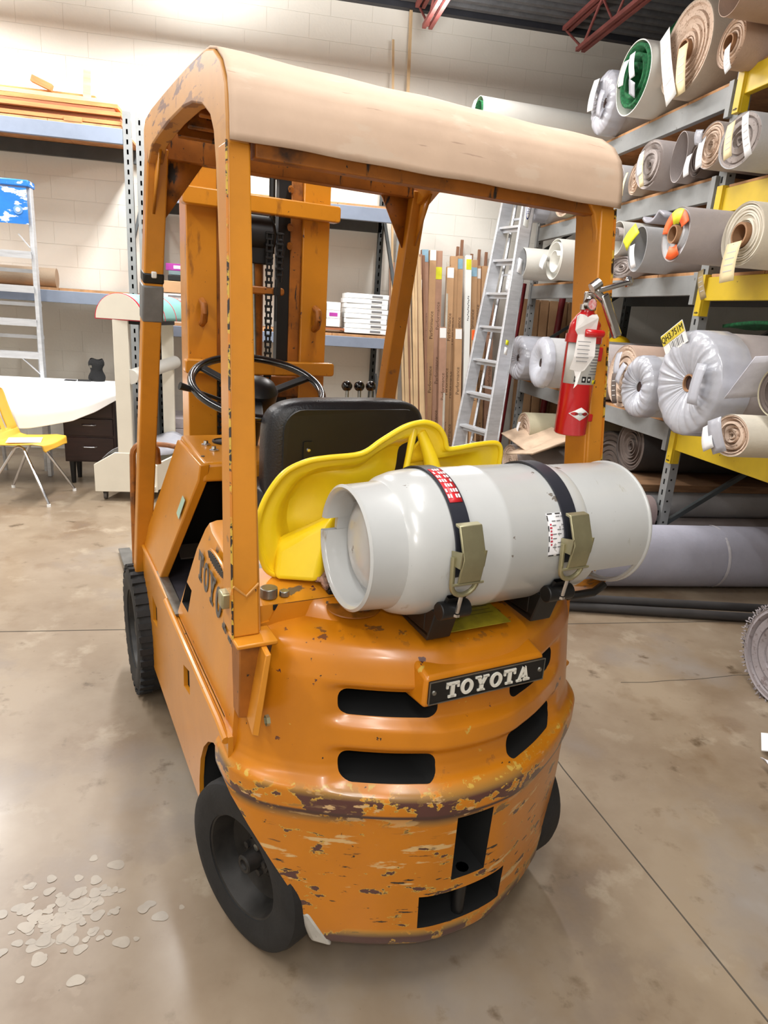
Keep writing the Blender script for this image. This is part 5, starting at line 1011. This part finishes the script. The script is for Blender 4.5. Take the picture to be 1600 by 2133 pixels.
for i, (x, zt) in enumerate(((1.64, 2.33), (1.68, 2.40), (1.80, 2.27), (1.88, 2.32), (1.96, 2.30))):
    lean(['first', 'second', 'third', 'fourth', 'fifth'][i]+' thin brown stick rising above the kraft cartons, counted from the left', x, 5.66, x, 5.84, zt, .03, .02, WDD, name='wood_stick', cat='wood strip')
random.seed(21)
for i in range(12):
    x = .93+.026*i; lean('pale wood strip in the bundle leaning behind the front guard post', x+.17-.004*i, 5.12+.012*(i % 4), x, 5.55+.02*(i % 3), 2.45+random.uniform(-.15, .45)-.03*i, .024, .02, WDT if i % 4 != 3 else WDD, name='wood_strip', cat='wood strip', group='pale wood strips behind the guard post')
lean('tall thin wood stick above the roof, left and shorter one', .98, 5.30, .80, 5.80, 4.12, .022, .012, WDT, name='wood_stick', cat='wood strip'); lean('tall thin wood stick above the roof, right one reaching the ceiling', 1.00, 5.30, .965, 5.85, 4.40, .03, .012, WDT, name='wood_stick', cat='wood strip')
lean('dark brown board leaning against the slotted end frame', .98, 5.25, .90, 5.6, 2.1, .07, .03, KR2, name='long_carton', text='Performance')
for i, (x, lab) in enumerate(((2.28, 'dark red steel pole standing behind the aluminium ladder'), (2.75, 'second dark red pole seen through the rack'))):
    o = MB().tube([(x-.06, 5.55, 0), (x+.05, 5.60, 2.0)], .035, 14).obj('red_pole', mat('dark_red_paint', (120, 26, 32), .5), None); tag(o, lab, 'pole')
for i in range(7): lean('kraft carton standing behind the far rack frame', 2.45+.11*i, 5.62, 2.43+.11*i, 5.75, 1.85, .09, .05, KRAFT, text=None, group='kraft cartons behind the rack frame')
# ---- aluminium step ladder leaning by the rack
def ladder(label, x0, y0, x1, y1, H, w0, w1, steps, dirv, labelled=False):
    e = thing('step_ladder', label, 'ladder', (0, 0, 0)); d = Vector(dirv).normalized()
    for s in (-1, 1):
        a = Vector((x0, y0, 0))+d*s*w0/2; b = Vector((x1, y1, H))+d*s*w1/2
        g = MB(); g.bar(a, b, .03, .13, up=Vector((0, 0, 1)).cross(d)); g.obj('rail', ALU, e, bevel=.002)
        a2 = Vector((x0, y0, 0))+d*s*w0*.42+Vector((0, 0, 0)); 
    for k in steps:
        t = k/H; c = Vector((lerp(x0, x1, t), lerp(y0, y1, t), k)); w = lerp(w0, w1, t)
        g = MB(); g.bar(c-d*w/2, c+d*w/2, .085, .022); q = Vector((0, 0, -.02)); g.bar(c-d*w/2+q+Vector((0, 0, 0)), c+d*w/2+q, .012, .05); g.obj('step', ALU, e, bevel=.002)
    return e
LD = ladder('tall aluminium step ladder leaning closed between the cartons and the right rack', 1.50, 4.30, 2.06, 5.25, 3.0, .50, .30, [.3, .61, .92, 1.23, 1.54, 1.85, 2.16, 2.47, 2.78], (.33, -.94, 0))
for s in (-1, 1):
    d = Vector((.33, -.94, 0)); a = Vector((1.64, 4.40, 0))+d*s*.21; b = Vector((2.14, 5.28, 2.95))+d*s*.13; g = MB(); g.bar(a, b, .02, .04); g.obj('rear_rail', ALU, LD)
for k in range(5): t = .15+.18*k; c = Vector((lerp(1.64, 2.14, t), lerp(4.40, 5.28, t), 2.95*t)); g = MB(); g.bar(c-d*.2*(1-.4*t), c+d*.2*(1-.4*t), .03, .02); g.obj('rear_brace', ALU, LD)
def onrail(t, off=.045):
    a = Vector((1.50, 4.30, 0))+d*.25; b = Vector((2.06, 5.25, 3.0))+d*.15; return a.lerp(b, t), (b-a).normalized()
p, ax = onrail(.90); out = Vector((.33, -.94, 0)).normalized(); out = (out-ax*out.dot(ax)).normalized(); rt = ax.cross(out)
def railplate(nm, m, t, w, h, shape='box', off=.017):
    p, ax = onrail(t); g = MB()
    if shape == 'box': g.add([p+out*off+rt*sx*w/2+ax*sz*h/2 for sx, sz in ((-1, -1), (1, -1), (1, 1), (-1, 1))], [(0, 1, 2, 3)])
    else: g.add([p+out*off+rt*cos(2*pi*i/24)*w/2+ax*sin(2*pi*i/24)*h/2 for i in range(24)], [tuple(range(24))])
    return g.obj(nm, m, LD, solid=.001, fix=False)
railplate('white_plate', MWH, .905, .075, .55); railplate('oval_emblem', mat('navy_print', (30, 50, 130), .5), .885, .06, .28, 'o', .0185); railplate('oval_field', WHITE, .885, .048, .25, 'o', .0195)
t_ = lettering('WERNER', .045, MATS['navy_print'], LD, (0, 0, 0), (0, 0, 0), .0003); p, ax = onrail(.885)
t_.matrix_world = Matrix.Translation(p+out*.0205) @ Matrix((ax, (out.cross(ax)).normalized(), out)).transposed().to_4x4()
railplate('yellow_decal', YTAG, .47, .035, .045); railplate('white_decal', WHITE, .445, .04, .07)
railplate('white_card', TAG, .70, .06, .14, 'box', .025)
# ---- left ladder with blue top
e = thing('step_ladder', 'aluminium step ladder with blue paint-splashed top at the left edge', 'ladder', (0, 0, 0))
g = MB(); g.bar((-2.25, 4.72, 0), (-2.27, 4.80, 2.38), .03, .075, up=(0, 1, 0)); g.obj('rail', ALU, e, bevel=.002); g = MB(); g.bar((-2.85, 4.72, 0), (-2.72, 4.80, 2.38), .03, .075, up=(0, 1, 0)); g.obj('rail', ALU, e, bevel=.002)
for s, x in ((1, -2.28), (-1, -2.74)): g = MB(); g.bar((x+.06*-s, 5.55 if False else 4.90, .0), (x, 4.86, 2.36), .02, .04, up=(0, 1, 0)); g.obj('rear_rail', ALU, e)
for k in (.52, .80, 1.07, 1.34, 1.61, 1.88): g = MB(); g.box((-2.52, 4.76, k), (.50, .085, .022)); g.box((-2.52, 4.722, k-.02), (.50, .008, .05)); g.obj('step', ALU, e)
for k in (1.20, 1.47, 1.74): g = MB(); g.bar((-2.74, 4.885, k), (-2.27, 4.885, k), .02, .03); g.obj('rear_brace', ALU, e)
g = MB(); g.bar((-2.42, 4.73, 1.04), (-2.27, 4.72, .90), .02, .006); g.obj('step_brace', ALU, e); g = MB(); g.bar((-2.36, 4.735, 2.02), (-2.28, 4.73, 1.92), .02, .006); g.obj('step_brace', ALU, e)
BL = mat('blue_plastic_with_paint_splashes', (36, 120, 208), .4, var=.1, spots=[((236, 238, 240), 7, .56, .03, None, None, (1, 1, 3))])
g = MB(); g.box((-2.50, 4.79, 2.40), (.50, .17, .05)); tp = g.obj('top_cap', BL, e, bevel=.008); g = MB(); g.box((-2.50, 4.715, 2.23), (.46, .01, .27)); g.obj('blue_sticker', BL, e)
g = MB(); g.lathe([(0, .035), (-.003, .034), (-.004, 0)], (-2.34, 4.709, 2.20), 'Y', 24); g.obj('round_emblem', mat('pale_blue_ring', (110, 160, 220), .5), e); g = MB(); g.lathe([(0, .018), (-.006, .017), (-.007, 0)], (-2.34, 4.708, 2.20), 'Y', 20); g.obj('white_dot', WHITE, e)
# ---- desk with drawers, white sheet, stand
DKX = thing('drawer_desk', 'dark walnut desk with drawers under the white sheet', 'desk', (0, 0, 0))
MB().box((-2.62, 4.585, .80), (1.95, .28, .05)).obj('desk_top', WALNUT, DKX, bevel=.004)
MB().box((-1.84, 4.60, .485), (.42, .26, .58)).obj('drawer_cabinet', WALNUT, DKX, bevel=.003)
for z in (.66, .50, .31):
    dr = MB().box((-1.84, 4.465, z), (.385, .02, .145 if z > .4 else .20)).obj('drawer', WALNUT, DKX, bevel=.003)
    g = MB(); g.tube([(-1.90, 4.455, z+.02), (-1.885, 4.438, z+.02), (-1.80, 4.438, z+.02), (-1.785, 4.455, z+.02)], .006, 8); g.obj('drawer_handle', CHR, dr)
for x, y in ((-2.0, 4.50), (-1.66, 4.50), (-2.0, 4.70), (-1.66, 4.70)): MB().tube([(x, y, .20), (x, y, 0)], [.028, .018], 12).obj('leg', BLK, DKX)
g = MB(); g.box((-3.5, 4.60, .40), (.03, .26, .75)); g.obj('side_panel', WALNUT, DKX)
def sheet(u, v):
    x = lerp(-3.6, -1.50, u); fr = [(-3.6, .46), (-2.49, .50), (-2.27, .505), (-2.12, .53), (-1.93, .57), (-1.74, .66), (-1.59, .76), (-1.5, .80)]
    zf = interp(fr, x)+.0; y = lerp(4.72, 4.30, min(1, v*1.25))-.012*v; t = sstep(.54, 1, v); z = lerp(.868, zf, t) 
    return (x, y, z+.006*sin(x*6+v*7)*v)
g = MB(); g.grid(sheet, 50, 26); o = g.obj('white_vinyl_sheet', mat('glossy_white_sheet', (244, 244, 244), .35, var=.01), None, solid=.006, smooth=70); tag(o, 'large white vinyl sheet draped over the desk and drooping at its front', 'sheet')
e = thing('camera_case', 'small black camera case standing open on the white sheet', 'camera case', (-1.80, 4.66, .868))
g = MB(); g.grid(lambda u, v: ((.06+.012*sin(v*9))*cos(2*pi*u)*(1 if v < .8 else 1.6-v*.8), .05*sin(2*pi*u)*(1 if v < .8 else 1.6-v*.8), .19*v+.006*sin(u*20)), 20, 12, closed_u=True); g.add([(-.05, -.03, .17), (.05, -.03, .17), (.05, .03, .18), (-.05, .03, .18)], [(0, 1, 2, 3)]); g.obj('case_body', mat('black_nylon', (18, 18, 20), .8, bump=.3), e, smooth=60)
g = MB(); g.tube([(-.04, -.05, .005), (-.09, -.065, .006), (-.14, -.07, .006)], .012, 8); g.box((-.20, -.06, .006), (.09, .06, .010)); g.obj('strap', MATS['black_nylon'], e); g = MB(); g.box((-.035, -.052, .13), (.02, .004, .02)); g.obj('buckle', STEEL, e)
# display stand
DS = thing('display_stand', 'cream wheeled display stand with rounded teal and red canopy', 'display stand', (0, 0, 0))
def path(t): return Vector((lerp(-1.455, -1.20, t), lerp(3.93, 4.80, t), 0))
dirp = (path(1)-path(0)).normalized(); sd = Vector((dirp.y, -dirp.x, 0))
sd = Vector((1, -.12, 0)).normalized()
def arch(t, r, z0, h, nm, m, th, a0=0, a1=pi):
    g = MB(); c = path(t); P = [c+sd*r*cos(a)+Vector((0, 0, z0+h*sin(a))) for a in [a0+(a1-a0)*i/24 for i in range(25)]]
    n = len(P); vs = [p for p in P]+[p+dirp*th for p in P]; g.add(vs, [tuple(range(n)), tuple(range(n, 2*n))[::-1]]+[(i, (i+1) % n, n+(i+1) % n, n+i) for i in range(n)]); return g.obj(nm, m, DS)
TEA = mat('teal_laminate', (120, 172, 166), .5, var=.03); RE = mat('red_edge', (206, 50, 70), .5)
for t in (0, .97): arch(t, .172, 1.425, .185, 'end_panel', CREAM, .02); arch(t+.006, .182, 1.418, .196, 'red_edge', RE, .016)
g = MB(); g.grid(lambda u, v: path(lerp(.03, 1.0, u))+sd*.178*cos(pi*v)+Vector((0, 0, 1.42+.19*sin(pi*v))), 8, 24); g.obj('canopy', TEA, DS, solid=.006, smooth=60)
for t in (.42, .66): g = MB(); g.tube([path(t)+sd*.181*cos(pi*i/20)+Vector((0, 0, 1.42+.193*sin(pi*i/20))) for i in range(21)], .004, 6); g.obj('red_stripe', RE, DS)
g = MB(); g.box(path(.5)+Vector((.02, 0, 1.40)), (.22, .5, .03), Matrix.Rotation(radians(-16), 3, 'Z')); g.obj('lamp_tray', BLK, DS)
for t in (.01, .93): c = path(t); MB().box(c+Vector((0, .02, .90)), (.11 if t < .5 else .10, .045, 1.04)).obj('upright', CREAM, DS, bevel=.003)
for t in (0, .95):
    c = path(t); g = MB(); g.prism([(-.24, .08), (.24, .08), (.24, .30), (.10, .40), (-.08, .40), (-.24, .30)], 'xz', 0, .03, mapf=lambda q: (c.x+q[0], c.y+q[1], q[2])); g.obj('base_end', CREAM, DS, bevel=.003)
c0, c1 = path(.02), path(.95)
for s in (-1, 1): g = MB(); g.bar(c0+Vector((s*.22, 0, .20)), c1+Vector((s*.22, 0, .20)), .02, .22); g.obj('base_side', CREAM, DS)
g = MB(); g.bar(c0+Vector((0, 0, .12)), c1+Vector((0, 0, .12)), .44, .02); g.obj('base_floor', CREAM, DS)
for t in (.02, .95):
    for s in (-1, 1): c = path(t)+Vector((s*.18, .05, .035)); g = MB(); g.tube([c+Vector((-.012, 0, 0)), c+Vector((.012, 0, 0))], .033, 16); g.box(c+Vector((0, 0, .03)), (.035, .03, .03)); g.obj('caster', DGREY, DS)
o = MB().tube([path(.03)+Vector((.06, -.02, 1.0)), path(.93)+Vector((.06, 0, 1.06))], .055, 24).obj('vinyl_roll', OFFW, None); tag(o, 'white vinyl roll mounted between the uprights of the display stand', 'vinyl roll')
g = MB(); g.grid(lambda u, v: path(lerp(.06, .9, u))+Vector((-.20+.40*v, 0, .34+.10*sin(pi*v)+.015*sin(9*u+7*v))), 14, 10); o = g.obj('plastic_film', PLY, None, solid=.003, smooth=60); tag(o, 'crumpled clear film lying in the base trough of the display stand', 'plastic film')
# yellow chair, facing +x
CH_Y = mat('mustard_plastic', (226, 176, 62), .38, var=.03, coat=.2)
YC = thing('school_chair', 'mustard yellow moulded plastic chair with splayed chrome legs', 'chair', (-2.20, 4.02, 0), radians(-8))
def shell(u, v):   # v 0 front edge .. 1 top of back, u across
    w = .215-.03*abs(v-.5)*2*(1 if v > .5 else 0); s = (u-.5)*2
    prof = [(.225, .415), (.21, .452), (.14, .458), (.0, .445), (-.10, .440), (-.165, .455), (-.21, .51), (-.245, .62), (-.275, .74), (-.29, .83), (-.292, .85)]
    t = v*(len(prof)-1); i = min(int(t), len(prof)-2); f = t-i; x = lerp(prof[i][0], prof[i+1][0], f); z = lerp(prof[i][1], prof[i+1][1], f)
    rc = 1-(.35*max(0, (v-.82)/.18)**2)-(.12*max(0, (.12-v)/.12)**2)
    z += .018*s*s*(1 if v < .6 else 0)-(.02*abs(s)**3 if v < .06 else 0); x += .045*s*s*(1 if v > .62 else max(0, (v-.45)/.17))
    return (x, s*w*rc, z)
g = MB(); g.grid(shell, 36, 60)
def inslot(f):
    c = [sum(g.v[i][k] for i in f)/4 for k in (1, 2)]; return .52 < c[1] < .70 and any(abs(c[0]-yy) < .011 for yy in (-.10, -.034, .034, .10))
g.f = [f for f in g.f if not inslot(f)]; sh = g.obj('seat_shell', CH_Y, YC, solid=.008, smooth=70)
for sx, sy, fx, fy in ((.10, -.13, .24, -.24), (.10, .13, .24, .24), (-.10, -.13, -.26, -.24), (-.10, .13, -.26, .24)):
    l = MB().tube([(0, sy, .435), (sx*.3, sy, .425), (fx, fy, .02)], .011, 10).obj('leg', CHR, YC); MB().lathe([(0, .015), (.02, .014), (.022, 0)], (fx, fy, 0), 'Z', 12).obj('foot_glide', WHITE, l)
g = MB(); g.box((0, 0, .43), (.26, .03, .01)); g.obj('seat_bracket', STEEL, YC)
g = MB(); g.box((0, 0, 0), (.24, .20, .003)); o = g.obj('paper_sheet', WHITE, None, loc=(-2.21, 4.0, .466)); o.rotation_euler = (0, 0, radians(12)); tag(o, 'printed white paper lying on the yellow chair seat', 'paper')
g = MB(); [g.box((0, -.06+.03*i, .002), (.18, .004, .001)) for i in range(5)]; g.obj('printed_lines', GINK, o, kind='stuff')
o = MB().tube([(-2.95, 5.10, 1.70), (-2.20, 5.15, 1.70)], .085, 24).obj('carpet_roll', rollmat('brown_grey_pile', (160, 140, 118)), None); tag(o, 'small brown-grey carpet roll on the left shelf behind the ladder', 'carpet roll')
